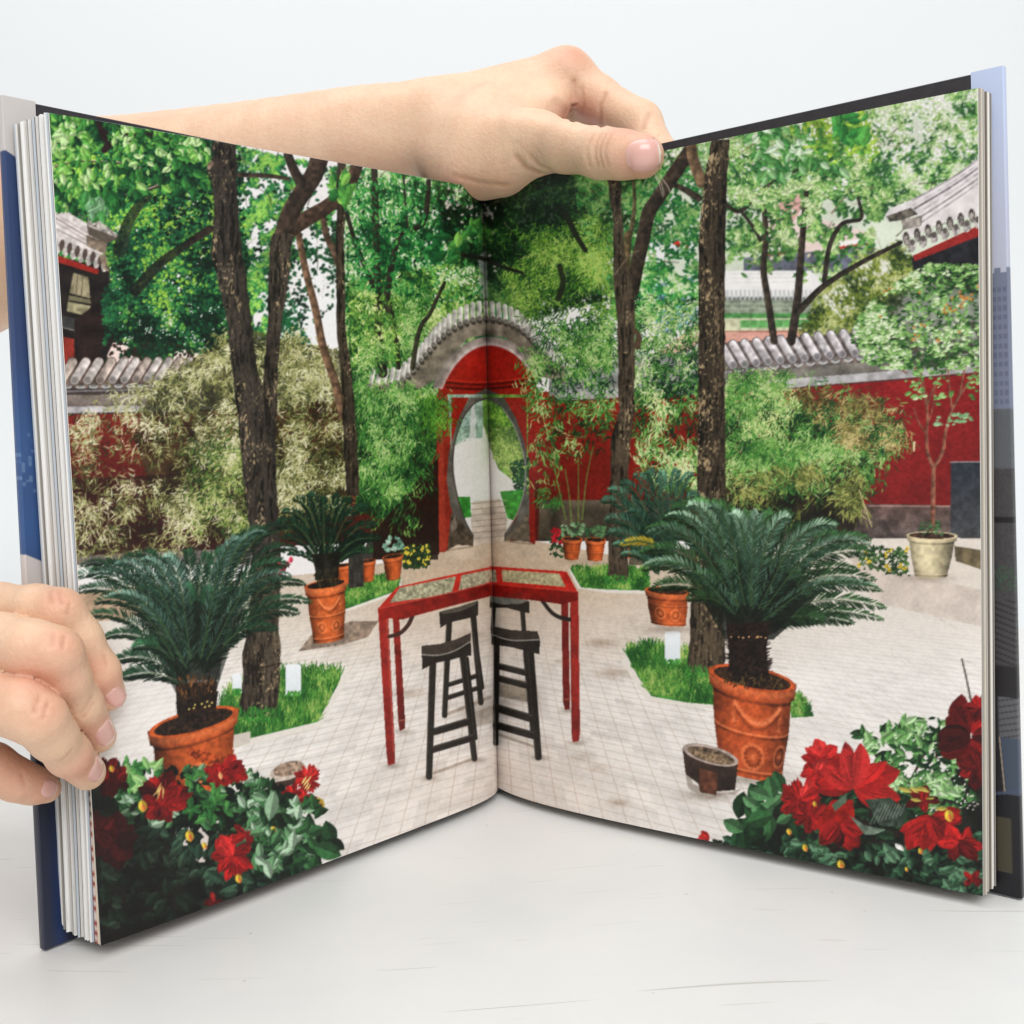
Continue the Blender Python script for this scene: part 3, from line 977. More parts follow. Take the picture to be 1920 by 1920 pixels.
    s.foliage([(1180, 330), (1310, 300), (1310, 560), (1190, 620)], 2200, 10, .42, MID[1:5], N['f2'], N['f2'], 1.3, ang=.7, spread=.9)
    s.poly([(1208, 478), (1222, 456), (1246, 452), (1246, 488), (1222, 502), (1205, 498)], (242, 240, 240))

    s.foliage([(1080, 300), (1180, 285), (1200, 460), (1160, 600), (1090, 560)], 2600, 11, .4, DARKF[1:] + MID[2:5], N['f2'], N['f2'], 1.0, ang=1.0, spread=.9)
    s.foliage([(1150, 420), (1310, 440), (1312, 560), (1170, 600)], 1500, 10, .42, MID[1:], N['f2'], N['f2'], 1.4, ang=.7, spread=.9)
    s.foliage([(1362, 420), (1480, 440), (1640, 430), (1640, 500), (1540, 530), (1362, 520)], 420, 14, .45, PALE[:5], N['f2'], N['f2'], 2.2, ang=.6, spread=.9)
    # drooping cypress
    s.poly([(1490, 650), (1545, 560), (1630, 495), (1690, 458), (1715, 520), (1660, 590), (1600, 650)], (66, 82, 48), .9, noise=N['n12'], amp=.4)
    s.bamboo([(1480, 660), (1540, 545), (1620, 480), (1690, 450), (1720, 520), (1660, 600), (1600, 660)], 4200, 11, [(34, 48, 28), (62, 84, 36), (104, 124, 50), (150, 158, 70), (196, 200, 140)], N['f2'], down=.3, spread=.5, W=2.4)
    x, y = s.scatter([(1540, 560), (1640, 480), (1680, 500), (1580, 600)], 130, N['n20'], 3)
    s.leaves(x, y, 9, 3, .9, (226, 224, 212))

    # light and dark masses through the crowns, and the twigs that hold them
    dep = (0.84 + 0.32 * N['n80'])[..., None] * np.array([1, 1, 1.0])
    gm = np.clip((C[..., 1] - C[..., 0] - 6) / 24, 0, 1)[..., None]
    sl_ = slice(120, 700)
    C[sl_] = C[sl_] * (1 - gm[sl_]) + C[sl_] * dep[sl_] * gm[sl_]
    for k in range(150):
        x0, y0 = r.uniform(120, 1800), r.uniform(230, 520)
        a0 = r.uniform(0, 6.3); l0 = r.uniform(14, 44)
        x1, y1 = x0 + math.cos(a0) * l0, y0 + math.sin(a0) * l0
        s.stroke([(x0, y0), ((x0 + x1) / 2 + r.normal(0, 4), (y0 + y1) / 2 + r.normal(0, 4)), (x1, y1)], 2.2, 1.0, (48, 44, 34) if r.random() < .75 else (150, 140, 112), .75)
    for sl_ in ((slice(150, 720), slice(440, 1320)), (slice(100, 700), slice(1320, 1870))): s.blur(sl_, 1)
    s.foliage([(650, 330), (905, 345), (905, 560), (650, 620)], 2600, 8, .4, MID, N['f1'], N['f2'], 1.2, ang=1.2, spread=.8)
    s.foliage([(230, 300), (450, 290), (470, 560), (230, 600)], 3000, 7, .75, GINK, N['f1'], N['f2'], 1.0, fat=1.6)
    # ================= temple roof, left leaf
    s.poly([(86, 480), (205, 500), (214, 640), (186, 700), (86, 700)], (34, 28, 26), noise=N['n20'], amp=.3)
    s.poly([(94, 388), (112, 388), (170, 424), (200, 462), (188, 486), (94, 448)], (214, 204, 200), noise=N['n7'], amp=.12)
    for k, (ya, yb) in enumerate(((396, 440), (403, 452), (412, 462), (424, 472))):
        s.stroke([(95, ya), (170 + k * 6, yb)], 2.2, 2.2, (130, 112, 108) if k % 2 else (168, 150, 146), .8)
    s.poly([(165, 408), (178, 408), (224, 442), (222, 448), (196, 446), (164, 424)], (168, 160, 152), noise=N['n4'], amp=.4)
    s.poly([(164, 424), (222, 447), (200, 458), (166, 440)], (92, 82, 72))
    s.poly([(162, 440), (202, 458), (198, 478), (164, 462)], (118, 104, 90), noise=N['n7'], amp=.3)
    s.poly([(94, 440), (185, 476), (188, 490), (94, 456)], (196, 186, 180), noise=N['n7'], amp=.15)
    for k in range(7):
        x0, y0 = 100 + k * 14.5, 457 + k * 5.6
        s.poly(s.ellipse(x0 + 2, y0 - 2, 5, 11, .15), (84, 70, 64)); s.poly(s.ellipse(x0 + 9, y0 + 9, 5.5, 11, .1), (186, 178, 172), noise=N['n4'], amp=.2)
    s.poly([(94, 474), (186, 506), (184, 515), (94, 488)], (146, 40, 32))
    s.poly([(186, 476), (200, 480), (204, 510), (196, 506)], (128, 112, 96), noise=N['n4'], amp=.3)
    s.poly([(138, 512), (166, 520), (170, 560), (131, 550)], (140, 130, 104), noise=N['n12'], amp=.25)
    s.poly([(130, 554), (170, 562), (171, 570), (128, 563)], (112, 106, 82)); s.poly([(128, 566), (170, 574), (167, 594), (126, 584)], (150, 142, 112), noise=N['n7'], amp=.2)
    for q in (146, 156): s.stroke([(q, 515), (q - 3, 556)], 1.6, 1.6, (86, 78, 62))
    s.stroke([(110, 612), (147, 622)], 2.5, 2, (140, 134, 124))
    s.poly([(110, 590), (152, 600), (146, 620), (110, 612)], (58, 58, 56))
    s.poly([(108, 630), (139, 636), (141, 700), (110, 700)], (150, 52, 40), noise=N['n20'], amp=.1)
    s.poly([(140, 600), (196, 560), (206, 600), (190, 640), (186, 700), (142, 700)], (38, 26, 24), noise=N['n20'], amp=.3)
    s.foliage([(190, 560), (215, 500), (222, 600), (196, 650)], 160, 8, .75, GINK[1:4], N['n20'], fat=1.6)

    # ================= garden wall, left leaf
    s.poly([(86, 770), (850, 745), (850, 1010), (86, 1045)], (124, 34, 28), c2=(64, 26, 22), noise=N['n40'], amp=.08)
    s.poly([(86, 690), (500, 684), (500, 740), (86, 745)], (104, 88, 80), noise=N['n7'], amp=.35)
    for k in range(17):
        x0 = 112 + k * 25.5 - k * k * .35
        yb = 714 - k * 0.4
        s.tile_tube(x0 + 24, yb - 34, x0 + 3, yb, 17 - k * .45, (198, 188, 182) if k % 3 else (176, 160, 150), (88, 70, 62))
        s.poly(s.ellipse(x0 + 14, yb + 10, 9.5 - k * .25, 7, 0, 20, 0, math.pi), (172, 170, 166))
        s.poly(s.ellipse(x0 + 14, yb + 9, 6.5 - k * .2, 4, 0, 20, 0, math.pi), (122, 120, 118))
    s.poly([(86, 730), (400, 726), (400, 744), (86, 746)], (56, 48, 46), .8)
    s.stroke([(100, 735), (300, 730)], 3, 3, (150, 146, 150), .7)
    s.poly([(86, 742), (500, 736), (500, 760), (86, 766)], (142, 130, 122), c2=(86, 76, 72), noise=N['n20'], amp=.18)
    s.poly([(86, 764), (500, 756), (500, 767), (86, 777)], (176, 170, 172), noise=N['n12'], amp=.18)
    s.stroke([(86, 778), (460, 769)], 3, 3, (54, 42, 40))
    # wall of the court, right leaf
    s.poly([(985, 735), (1330, 735), (1330, 945), (985, 945)], (142, 32, 24), c2=(110, 26, 20), noise=N['n40'], amp=.12)
    s.poly([(985, 938), (1330, 938), (1330, 1015), (985, 1015)], (84, 74, 62), c2=(58, 52, 42), noise=N['n20'], amp=.3)
    s.poly([(1330, 745), (1860, 690), (1860, 965), (1330, 950)], (140, 32, 34), c2=(122, 30, 30), noise=N['n40'], amp=.08)
    s.poly([(1330, 940), (1790, 948), (1790, 1016), (1330, 1020)], (108, 84, 78), c2=(92, 82, 78), noise=N['n12'], amp=.25)
    s.stroke([(1630, 949), (1782, 950)], 2, 2, (200, 160, 150), .8)
    s.poly([(1600, 960), (1660, 975), (1680, 1010), (1600, 1010)], (72, 62, 58), .6, noise=N['n7'], amp=.4)
    # wall tiles right
    s.poly([(1030, 670), (1330, 660), (1330, 740), (1030, 742)], (150, 150, 146), noise=N['n12'], amp=.25)
    s.poly([(1330, 645), (1640, 622), (1850, 600), (1850, 660), (1330, 705)], (110, 98, 92), noise=N['n7'], amp=.35)
    for k in range(23):
        x0 = 1330 + k * 21.2 + (k * k) * .12
        yb = 690 - k * 2.3
        s.poly(s.ellipse(x0 + 13, yb + 8, 9, 7, 0, 20, 0, math.pi), (186, 182, 180)); s.poly(s.ellipse(x0 + 13, yb + 7, 6, 4, 0, 20, 0, math.pi), (124, 122, 122))
        s.tile_tube(x0 - 20, yb - 37, x0 + 2, yb, 15, (206, 198, 200), (92, 84, 84))
    for k in range(6):
        s.tile_tube(1062 + k * 22 - 10, 668 - k, 1062 + k * 22, 690 - k, 11, (204, 200, 196), (110, 118, 92))
    s.poly([(1330, 702), (1860, 662), (1860, 690), (1330, 722)], (128, 122, 114), c2=(96, 92, 86), noise=N['n20'], amp=.25)
    s.poly([(1040, 738), (1330, 722), (1600, 702), (1860, 680), (1860, 696), (1600, 718), (1330, 738), (1040, 752)], (176, 172, 172), noise=N['n12'], amp=.2)
    s.stroke([(1040, 753), (1330, 740), (1860, 698)], 3, 3, (74, 52, 48), .8)
    s.poly([(1783, 866), (1850, 866), (1850, 1025), (1783, 1004)], (46, 50, 58), c2=(76, 76, 78), noise=N['n12'], amp=.15)
    s.stroke([(1783, 867), (1850, 866)], 2.5, 2.5, (170, 160, 160), .8)
    # right hall roof
    s.poly([(1710, 486), (1860, 420), (1860, 560), (1716, 520)], (38, 38, 42), noise=N['n12'], amp=.25)
    s.poly([(1712, 480), (1860, 412), (1860, 434), (1716, 490)], (148, 44, 40))
    s.poly([(1658, 408), (1668, 392), (1712, 374), (1790, 330), (1860, 280), (1860, 398), (1760, 420), (1694, 452), (1690, 440), (1735, 412), (1700, 398), (1664, 412)], (222, 214, 212), noise=N['n12'], amp=.08)
    for d_, cc, w in ((0, (150, 140, 146), 3), (9, (206, 196, 200), 3), (16, (128, 120, 124), 4), (26, (196, 188, 192), 4), (36, (140, 132, 136), 3), (46, (170, 162, 166), 3)):
        s.stroke([(1712 + d_ * .2, 376 + d_), (1790, 331 + d_ * .98), (1860, 281 + d_)], w, w, cc, .85, noise=N['n7'], amp=.2)
    s.poly([(1662, 406), (1708, 390), (1722, 402), (1690, 414), (1668, 416)], (92, 86, 78), noise=N['n7'], amp=.3)
    s.poly([(1690, 414), (1730, 404), (1728, 424), (1694, 432)], (150, 142, 134), noise=N['n7'], amp=.25)
    for k in range(8):
        x0, y0 = 1700 + k * 20.5, 452 - k * 7.2
        s.poly(s.ellipse(x0, y0 - 4, 6, 13, -.1), (74, 66, 62)); s.poly(s.ellipse(x0, y0 - 1, 4, 9, -.1), (146, 138, 132), noise=N['n4'], amp=.3)
        s.poly(s.ellipse(x0 + 11, y0 + 9, 7.5, 11, .1), (168, 160, 156), noise=N['n4'], amp=.35); s.poly(s.ellipse(x0 + 11, y0 + 3, 5, 6, .1), (96, 88, 84))

    # ================= pavement
    floor = [(86, 1120), (200, 1100), (420, 1090), (600, 1075), (760, 1050), (826, 1030), (920, 1012), (1010, 1016), (1140, 1040), (1400, 1040), (1640, 1010), (1860, 1010), (1860, 1720), (86, 1800)]
    s.poly(floor, (214, 204, 194))
    sl, M = s.mask(floor)
    Y, X = yy[sl], xx[sl]
    wht = np.clip((Y - 1080) / 200, 0, 1)
    base = np.array([198, 176, 152], np.float32) * (1 - wht[..., None]) + np.array([230, 223, 217], np.float32) * wht[..., None]
    side = np.clip((np.abs(X - 930) - 150) / 500, 0, 1)[..., None]
    base = base * (1 - side * .6) + np.array([240, 235, 230], np.float32) * side * .6
    base = base * (1 + 0.04 * (N['n80'][sl] - .5) + 0.015 * (N['n12'][sl] - .5))[..., None]
    # paving joints: two fans of straight lines, each leaf in its own perspective
    for lf in (0, 1):
        on = (X < 925) if lf == 0 else (X >= 925)
        vx, vy = ((985, 650), (900, 640))[lf]; hx, hy = ((3250, 781), (-1300, 880))[lf]
        q = (X - vx) / (Y - vy)
        per = 0.0470
        f = np.abs((q / per) % 1 - .5) * per * (Y - vy)
        joint = np.clip(1.25 - f / 0.8, 0, 1)
        m_ = (Y - hy) / (X - hx)
        yc = hy + m_ * ((700 if lf == 0 else 1200) - hx)
        dep = 1.0 / np.maximum(yc - 700, 60)
        pr = 2.75e-5
        g = np.abs((dep / pr) % 1 - .5) * pr * np.maximum(yc - 700, 60) ** 2
        tile = np.floor(q / per) * 13.7 + np.floor(dep / pr) * 7.3
        rnd = np.abs(np.sin(tile * 12.9898) * 43758.5453) % 1
        jr = np.clip(1.2 - g / 0.75, 0, 1)
        fade = np.clip((Y - 1090) / 200, 0.12, 1) * np.where(X > 1480, .6, 1) * np.where(X < 420, .5, 1)
        j = np.maximum(joint, jr * .9) * fade * 0.62 * on
        base = base * (1 + (rnd - .5)[..., None] * 0.10 * (on * fade)[..., None])
        base = base * (1 - j[..., None]) + np.array([172, 148, 128], np.float32) * j[..., None]
    # warm and cool tints
    warm = np.exp(-(((X - 960) / 230) ** 2 + ((Y - 1500) / 120) ** 2))[..., None] * .5
    base = base * (1 - warm) + base * np.array([.95, .90, .86]) * warm
    C[sl] = np.where(M[..., None], base, C[sl])
    for cx, cy, rx, ry, a_ in ((1125, 1205, 34, 10, .45), (1150, 1262, 40, 12, .4), (1090, 1420, 24, 10, .25), (1160, 1505, 26, 10, .4), (880, 1190, 40, 10, .25), (770, 1300, 44, 12, .35), (1060, 1240, 26, 6, .2), (1015, 1400, 20, 8, .2), (1120, 1440, 26, 10, .25)):
        g = np.exp(-(((xx[cy - 40:cy + 40, cx - 120:cx + 120] - cx) / rx) ** 2 + ((yy[cy - 40:cy + 40, cx - 120:cx + 120] - cy) / ry) ** 2) * 1.5)[..., None] * a_
        w_ = C[cy - 40:cy + 40, cx - 120:cx + 120]
        w_[:] = w_ * (1 - g) + np.array([128, 104, 84]) * g
    s.poly([(86, 1120), (300, 1095), (300, 1140), (240, 1160), (86, 1175)], (168, 132, 100), .7, noise=N['n12'], amp=.2)
    s.poly([(1180, 1030), (1330, 1030), (1330, 1060), (1180, 1060)], (60, 56, 44), .8, noise=N['n12'], amp=.3)
    s.poly([(1590, 1040), (1690, 1075), (1860, 1110), (1860, 1180), (1640, 1130)], (196, 176, 164), .5, noise=N['n20'], amp=.12)
    s.poly([(1790, 1024), (1860, 1035), (1860, 1075), (1792, 1052)], (108, 96, 72), noise=N['n12'], amp=.25)
    for k in range(60):
        x0, y0 = r.uniform(1480, 1830), r.uniform(1130, 1480)
        s.stroke([(x0, y0), (x0 + r.uniform(8, 26), y0 + r.uniform(4, 14))], 1.2, .8, (178, 158, 142), .5)

    # ================= bamboo screens
    DRY = [(36, 38, 24), (64, 70, 40), (102, 106, 60), (148, 148, 92), (192, 188, 136), (226, 220, 184)]
    s.poly([(290, 720), (420, 640), (480, 620), (540, 640), (650, 660), (660, 960), (480, 1030), (300, 960), (250, 820)], (58, 54, 32), .72, noise=N['n20'], amp=.6)
    s.poly([(130, 900), (480, 880), (480, 1060), (130, 1060)], (42, 26, 22), .6, noise=N['n40'], amp=.4)
    s.foliage([(290, 720), (430, 640), (650, 650), (660, 960), (480, 1020), (290, 960)], 3600, 13, .18, DRY[:4], N['f2'], N['f1'], 1.0)
    dl = np.clip(0.16 + (xx - 110) / 330 + (N['f1'] - .5) * 1.3, 0.05, 1.2) * np.clip(1.6 - (yy - 700) / 240, .14, 1)
    s.bamboo([(116, 775), (300, 705), (420, 640), (480, 640), (480, 1040), (130, 1030)], 7200, 15, DRY, N['f2'], dl, 1.0, down=.25, spread=1.2, W=1.6)
    s.bamboo([(480, 670), (540, 625), (660, 690), (670, 960), (540, 960), (480, 1000)], 5600, 14, DRY, N['f2'], np.clip(N['f1'] * 1.4, .2, 1), down=.25, spread=1.2, W=1.6)
    s.bamboo([(400, 640), (440, 605), (480, 700), (420, 740), (380, 700)], 500, 15, DRY[2:], N['f2'], None, down=.2, spread=1.0, W=1.9)
    s.bamboo([(500, 640), (560, 610), (640, 690), (640, 740), (500, 740)], 700, 14, DRY[2:], N['f2'], None, down=.2, spread=1.0, W=1.8)
    s.bamboo([(350, 850), (480, 780), (490, 1010), (360, 1000)], 900, 19, [(26, 40, 22), (44, 72, 34), (80, 110, 48), (130, 146, 70), (190, 194, 130)], N['f2'], N['f1'], 1.5, down=.5, W=2.1)
    s.bamboo([(125, 860), (320, 840), (400, 1040), (135, 1050)], 900, 17, DRY[1:], N['f2'], N['f1'], .8, down=.3, spread=1.1, W=1.8)
    LIVE = [(16, 40, 22), (28, 68, 34), (48, 102, 46), (80, 138, 60), (126, 172, 84), (184, 206, 138)]
    s.poly([(655, 560), (790, 560), (810, 690), (840, 720), (835, 800), (800, 890), (745, 980), (668, 960)], (40, 84, 38), .8, noise=N['n20'], amp=.7)
    s.foliage([(650, 540), (800, 545), (800, 690), (840, 735), (835, 800), (790, 900), (740, 970), (672, 950)], 4200, 12, .2, LIVE[:4], N['f2'], None, ang=1.5, spread=.6)
    dv = np.clip(1.4 - (yy - 620) / 420, .25, 1.2) * np.clip(.3 + N['f1'], .2, 1.2)
    s.bamboo([(655, 520), (760, 540), (775, 680), (780, 720), (840, 735), (845, 790), (805, 880), (755, 960), (680, 960)], 4600, 13, LIVE, N['f1'], dv, 1.0, down=.8, spread=.5, W=1.8)
    s.bamboo([(680, 540), (800, 540), (800, 680), (700, 680)], 1500, 11, LIVE[2:], N['f2'], None, down=.7, spread=.6, W=1.6)
    s.bamboo([(780, 740), (845, 740), (850, 790), (800, 810)], 300, 15, [(50, 100, 36), (84, 140, 46), (120, 170, 60)], N['f2'], None, down=.85, spread=.35, W=1.8)
    s.bamboo([(690, 850), (790, 850), (765, 1000), (700, 980)], 420, 15, LIVE[1:5], N['f2'], None, down=.9, spread=.35, W=2.0)
    s.poly([(690, 1010), (822, 960), (822, 1050), (680, 1050)], (24, 19, 16), .8, noise=N['n12'], amp=.5)
    # ================= moon gate
    arch = [(818, 745), (832, 705), (858, 668), (890, 648), (915, 643), (945, 648), (975, 668), (1000, 700), (1012, 745)]
    hill = [(690, 722), (740, 712), (775, 690), (805, 655), (835, 622), (866, 602), (900, 594), (930, 594), (962, 604), (995, 632), (1025, 664), (1060, 690), (1060, 720), (1012, 705), (988, 668), (948, 634), (915, 628), (880, 634), (848, 664), (818, 712), (790, 728), (700, 738)]
    s.poly(hill, (122, 112, 98), noise=N['n12'], amp=.3)
    edge = s.curve([(690, 704), (735, 702), (768, 682), (796, 648), (828, 612), (864, 588), (905, 577), (945, 583), (982, 602), (1014, 638), (1044, 668)], 12)
    seg = np.linalg.norm(np.diff(edge, axis=0), axis=1); cum = np.concatenate([[0], np.cumsum(seg)])
    for dd in np.arange(6, cum[-1], 12.5):
        px, py = np.interp(dd, cum, edge[:, 0]), np.interp(dd, cum, edge[:, 1])
        lean = (px - 912) / 330
        s.stroke([(px, py + 22), (px + 2, py + 26)], 10, 8, (66, 60, 54))
        s.stroke([(px + lean * -8, py - 9), (px + lean * 4 + 1, py + 19)], 9.2, 9.2, (196, 190, 183), shade=-.18, noise=N['n7'], amp=.2)
        s.poly(s.ellipse(px + lean * 4 + 1, py + 19, 4.2, 4.2), (116, 110, 102))
    s.poly([(820, 744)] + arch[1:-1] + [(1010, 744), (1000, 1030), (830, 1036)], (150, 30, 20), c2=(112, 26, 18), noise=N['n40'], amp=.1)
    s.stroke([(820, 722), (838, 690), (862, 662), (890, 645), (918, 639), (948, 645), (978, 664), (1002, 692)], 15, 15, (150, 138, 130), shade=.12, noise=N['n12'], amp=.22)
    s.stroke([(828, 728), (846, 694), (868, 668), (892, 652), (918, 646), (946, 652), (972, 668), (994, 694)], 5, 5, (196, 188, 184), .8, noise=N['n12'], amp=.15)
    s.stroke([(838, 718), (905, 722), (990, 714)], 5, 5, (94, 20, 14)); s.stroke([(838, 713), (905, 717), (990, 709)], 3, 3, (176, 46, 32))
    s.stroke([(838, 727), (905, 730), (990, 722)], 5, 5, (70, 16, 12), .8)
    s.poly([(818, 745), (846, 760), (852, 1000), (834, 1036), (822, 1036)], (124, 34, 24), c2=(138, 44, 30), noise=N['n20'], amp=.12)
    s.poly([(822, 780), (830, 780), (838, 1036), (824, 1036)], (164, 62, 44), .6)
    s.poly([(800, 880), (822, 860), (824, 1040), (700, 1050), (700, 1000)], (34, 20, 16), .9)
    ring = lambda rx0, rx1, top, dy: [(918 - rx0 * math.sin(a) * (1 if a < math.pi else 1), 0) for a in (0,)]
    outer = np.array([(912, 728), (880, 745), (858, 790), (842, 850), (838, 900), (845, 950), (862, 995), (888, 1022), (888, 1005), (872, 975), (858, 930), (850, 880), (853, 830), (868, 785), (890, 756), (912, 748)])
    s.poly(outer, (92, 88, 80), noise=N['n20'], amp=.15)
    outr = np.array([(910, 728), (945, 745), (968, 785), (984, 830), (994, 880), (1000, 930), (992, 975), (975, 1012), (946, 1014), (946, 1002), (968, 975), (980, 930), (985, 880), (978, 840), (965, 800), (942, 765), (912, 748)])
    s.poly(outr, (88, 86, 80), noise=N['n20'], amp=.15)
    inn = np.array([(912, 748), (890, 756), (868, 785), (853, 830), (849, 880), (857, 930), (871, 975), (888, 1008), (888, 1024), (946, 1014), (946, 1002), (966, 972), (981, 930), (986, 880), (979, 840), (965, 800), (943, 765)])
    s.poly(inn, (222, 218, 212))
    def clip_poly(pg, c, **k):
        sl, M = s.mask(inn); keep = C[sl].copy(); s.poly(pg, c, **k); C[sl] = np.where(M[..., None], C[sl], keep)
    for pg, c in (([(840, 740), (905, 740), (905, 822), (872, 822), (846, 842)], (132, 158, 140)),
                  ([(862, 740), (912, 740), (912, 800), (862, 800)], (150, 172, 160)),
                  ([(905, 740), (990, 740), (990, 920), (960, 900), (935, 880), (920, 840), (906, 790)], (110, 146, 66))):
        clip_poly(pg, c, noise=N['n12'], amp=.25)
    sl, M = s.mask(inn); keep = C[sl].copy()
    s.foliage([(906, 790), (990, 780), (990, 925), (950, 885), (930, 868)], 900, 8, .4, [(74, 104, 56), (120, 150, 74), (168, 190, 106)], N['f2'], ang=.8, spread=.8)
    s.foliage([(903, 742), (960, 742), (990, 800), (920, 800)], 500, 7, .4, [(70, 120, 50), (110, 160, 60), (160, 196, 84)], N['f2'])
    s.foliage([(845, 742), (900, 742), (900, 818), (846, 838)], 300, 6, .5, [(110, 140, 120), (150, 176, 152), (176, 196, 180)], N['f2'])
    s.foliage([(958, 868), (992, 860), (992, 922), (965, 920)], 260, 6, .6, [(20, 50, 32), (34, 72, 44), (50, 96, 58)], N['n12'])
    C[sl] = np.where(M[..., None], C[sl], keep)
    clip_poly([(884, 760), (890, 760), (893, 822), (881, 822)], (196, 200, 194)); clip_poly([(883, 785), (894, 785), (893, 796), (884, 796)], (206, 208, 204))
    clip_poly([(846, 932), (882, 932), (884, 970), (870, 972)], (54, 128, 48), noise=N['n7'], amp=.2)
    clip_poly([(938, 922), (990, 918), (968, 978), (952, 972)], (58, 136, 50), noise=N['n7'], amp=.2)
    clip_poly([(888, 940), (938, 936), (952, 975), (946, 1016), (886, 1026), (884, 972)], (196, 182, 166), noise=N['n12'], amp=.1)
    for k in range(7): clip_poly([(884, 944 + k * 11), (950, 938 + k * 11), (950, 940 + k * 11), (884, 946 + k * 11)], (160, 144, 128))
    s.stroke([(912, 748), (890, 757), (868, 786), (853, 832), (850, 880), (858, 930), (872, 975), (888, 1006)], 2.6, 2.6, (54, 50, 46), .8)
    s.stroke([(943, 766), (965, 801), (979, 841), (986, 881), (981, 930), (966, 972), (946, 1002)], 2.4, 2.4, (150, 146, 138), .8)
    s.poly([(846, 960), (870, 985), (888, 1010), (888, 1024), (840, 1030)], (74, 64, 52), noise=N['n7'], amp=.3)
    s.poly([(946, 1012), (972, 985), (990, 960), (996, 1018)], (96, 86, 72), noise=N['n7'], amp=.2)
    s.poly([(992, 880), (1003, 880), (1004, 1020), (994, 1024)], (130, 26, 18)); s.poly([(1003, 900), (1012, 905), (1010, 1015), (1004, 1015)], (84, 22, 16))
    s.poly([(845, 985), (854, 965), (858, 990), (848, 1000)], (170, 160, 150), .35)

    s.poly([(836, 1034), (858, 1022), (888, 1024), (946, 1014), (990, 1016), (1006, 1022), (1014, 1046), (826, 1050)], (198, 178, 156), noise=N['n20'], amp=.06)
    s.stroke([(838, 1033), (888, 1025)], 2.5, 2.5, (110, 94, 78), .6); s.stroke([(946, 1015), (1002, 1021)], 2.5, 2.5, (110, 94, 78), .6)
    s.bamboo([(668, 730), (780, 722), (838, 738), (846, 790), (805, 880), (755, 950), (680, 950)], 1700, 13, LIVE, N['f1'], dv, 1.0, down=.85, spread=.45, W=1.7)
    s.bamboo([(790, 735), (846, 740), (850, 800), (800, 830)], 320, 14, [(50, 100, 36), (84, 140, 46), (120, 170, 60)], N['f2'], None, down=.85, spread=.35, W=1.7)
    s.bamboo([(690, 712), (780, 712), (780, 730), (690, 740)], 200, 12, LIVE[2:], N['f2'], None, down=.8, spread=.5, W=1.6)
    s.bamboo([(745, 840), (815, 830), (822, 930), (770, 1000), (740, 980)], 240, 15, LIVE[:5], N['f2'], None, down=.85, spread=.4, W=1.7)
    # right of the gate
    s.bamboo([(930, 430), (1140, 400), (1150, 690), (1030, 660), (985, 590), (950, 540)], 4000, 13, [(24, 52, 22), (44, 86, 32), (74, 120, 42), (116, 154, 58), (166, 190, 96)], N['f1'], N['f1'], 1.0, down=.3, spread=.9, W=1.7)
    s.bamboo([(1010, 610), (1150, 590), (1150, 830), (1060, 870), (1010, 800), (995, 700)], 3200, 13, LIVE, N['f2'], np.clip(1.5 - (yy - 640) / 170, .08, 1.2) * (.3 + N['f1']), 1.0, down=.5, spread=.7, W=1.8)
    s.bamboo([(968, 650), (1000, 640), (1010, 780), (980, 760)], 130, 13, LIVE[2:], N['f2'], None, down=.8, spread=.4, W=2.0)
    s.bamboo([(1000, 820), (1050, 815), (1040, 905), (985, 905)], 170, 14, LIVE[2:], N['f2'], None, down=.8, spread=.5, W=2.0)
    s.bamboo([(1010, 910), (1050, 915), (1050, 950), (1012, 940)], 90, 13, LIVE[2:], N['f2'], None, down=.8, spread=.5, W=2.0)
    for a, b, c_ in (((1035, 830), (1045, 900), (1062, 975)), ((1060, 880), (1068, 930), (1072, 980)), ((1112, 840), (1100, 900), (1092, 975)), ((1085, 860), (1085, 920), (1085, 985))):
        s.stroke([a, b, c_], 2, 3, (104, 120, 60), .9)
    s.bamboo([(1180, 560), (1312, 560), (1312, 740), (1185, 740)], 2400, 13, LIVE + [(222, 228, 180)], N['f2'], None, down=.5, spread=.8, W=1.8)
    s.bamboo([(1185, 730), (1312, 700), (1312, 930), (1200, 900)], 2200, 16, LIVE + [(222, 228, 170)], N['f2'], N['f1'], .8, down=.8, spread=.45, W=2.0)
    s.poly([(1360, 760), (1480, 760), (1640, 850), (1640, 900), (1560, 985), (1360, 960)], (52, 62, 34), .85, noise=N['n20'], amp=.5)
    s.poly([(1380, 890), (1640, 880), (1600, 1000), (1440, 990), (1370, 960)], (34, 28, 20), .85, noise=N['n20'], amp=.4)
    s.bamboo([(1360, 720), (1440, 690), (1500, 740), (1660, 770), (1700, 830), (1640, 880), (1580, 920), (1360, 910)], 5600, 17, LIVE + [(212, 222, 150)], N['f1'], None, down=.6, spread=.6, W=2.0)
    s.bamboo([(1365, 700), (1470, 700), (1480, 760), (1365, 790)], 700, 15, LIVE[2:], N['f2'], None, down=.3, spread=.8, W=1.8)
    s.bamboo([(1380, 830), (1580, 820), (1560, 890), (1380, 890)], 1300, 18, LIVE[2:], N['f2'], N['f1'], 1.2, down=.8, spread=.5, W=2.0)
    s.bamboo([(1500, 730), (1650, 745), (1710, 820), (1640, 850), (1540, 800)], 1100, 17, [(70, 60, 34), (110, 104, 58), (160, 146, 88), (196, 180, 124)], N['f2'], N['f1'], 1.5, down=.4, spread=.9, W=2.3)
    s.bamboo([(1380, 890), (1620, 860), (1620, 960), (1480, 985), (1380, 960)], 1100, 18, [(40, 36, 24), (70, 80, 40), (116, 124, 60), (170, 170, 100)], N['f2'], N['f1'], 2, down=.7, spread=.7, W=2.4)
    s.bamboo([(1355, 690), (1500, 690), (1720, 770), (1730, 850), (1640, 930), (1360, 960)], 620, 17, LIVE[1:], N['f2'], None, down=.5, spread=.9, W=1.7)
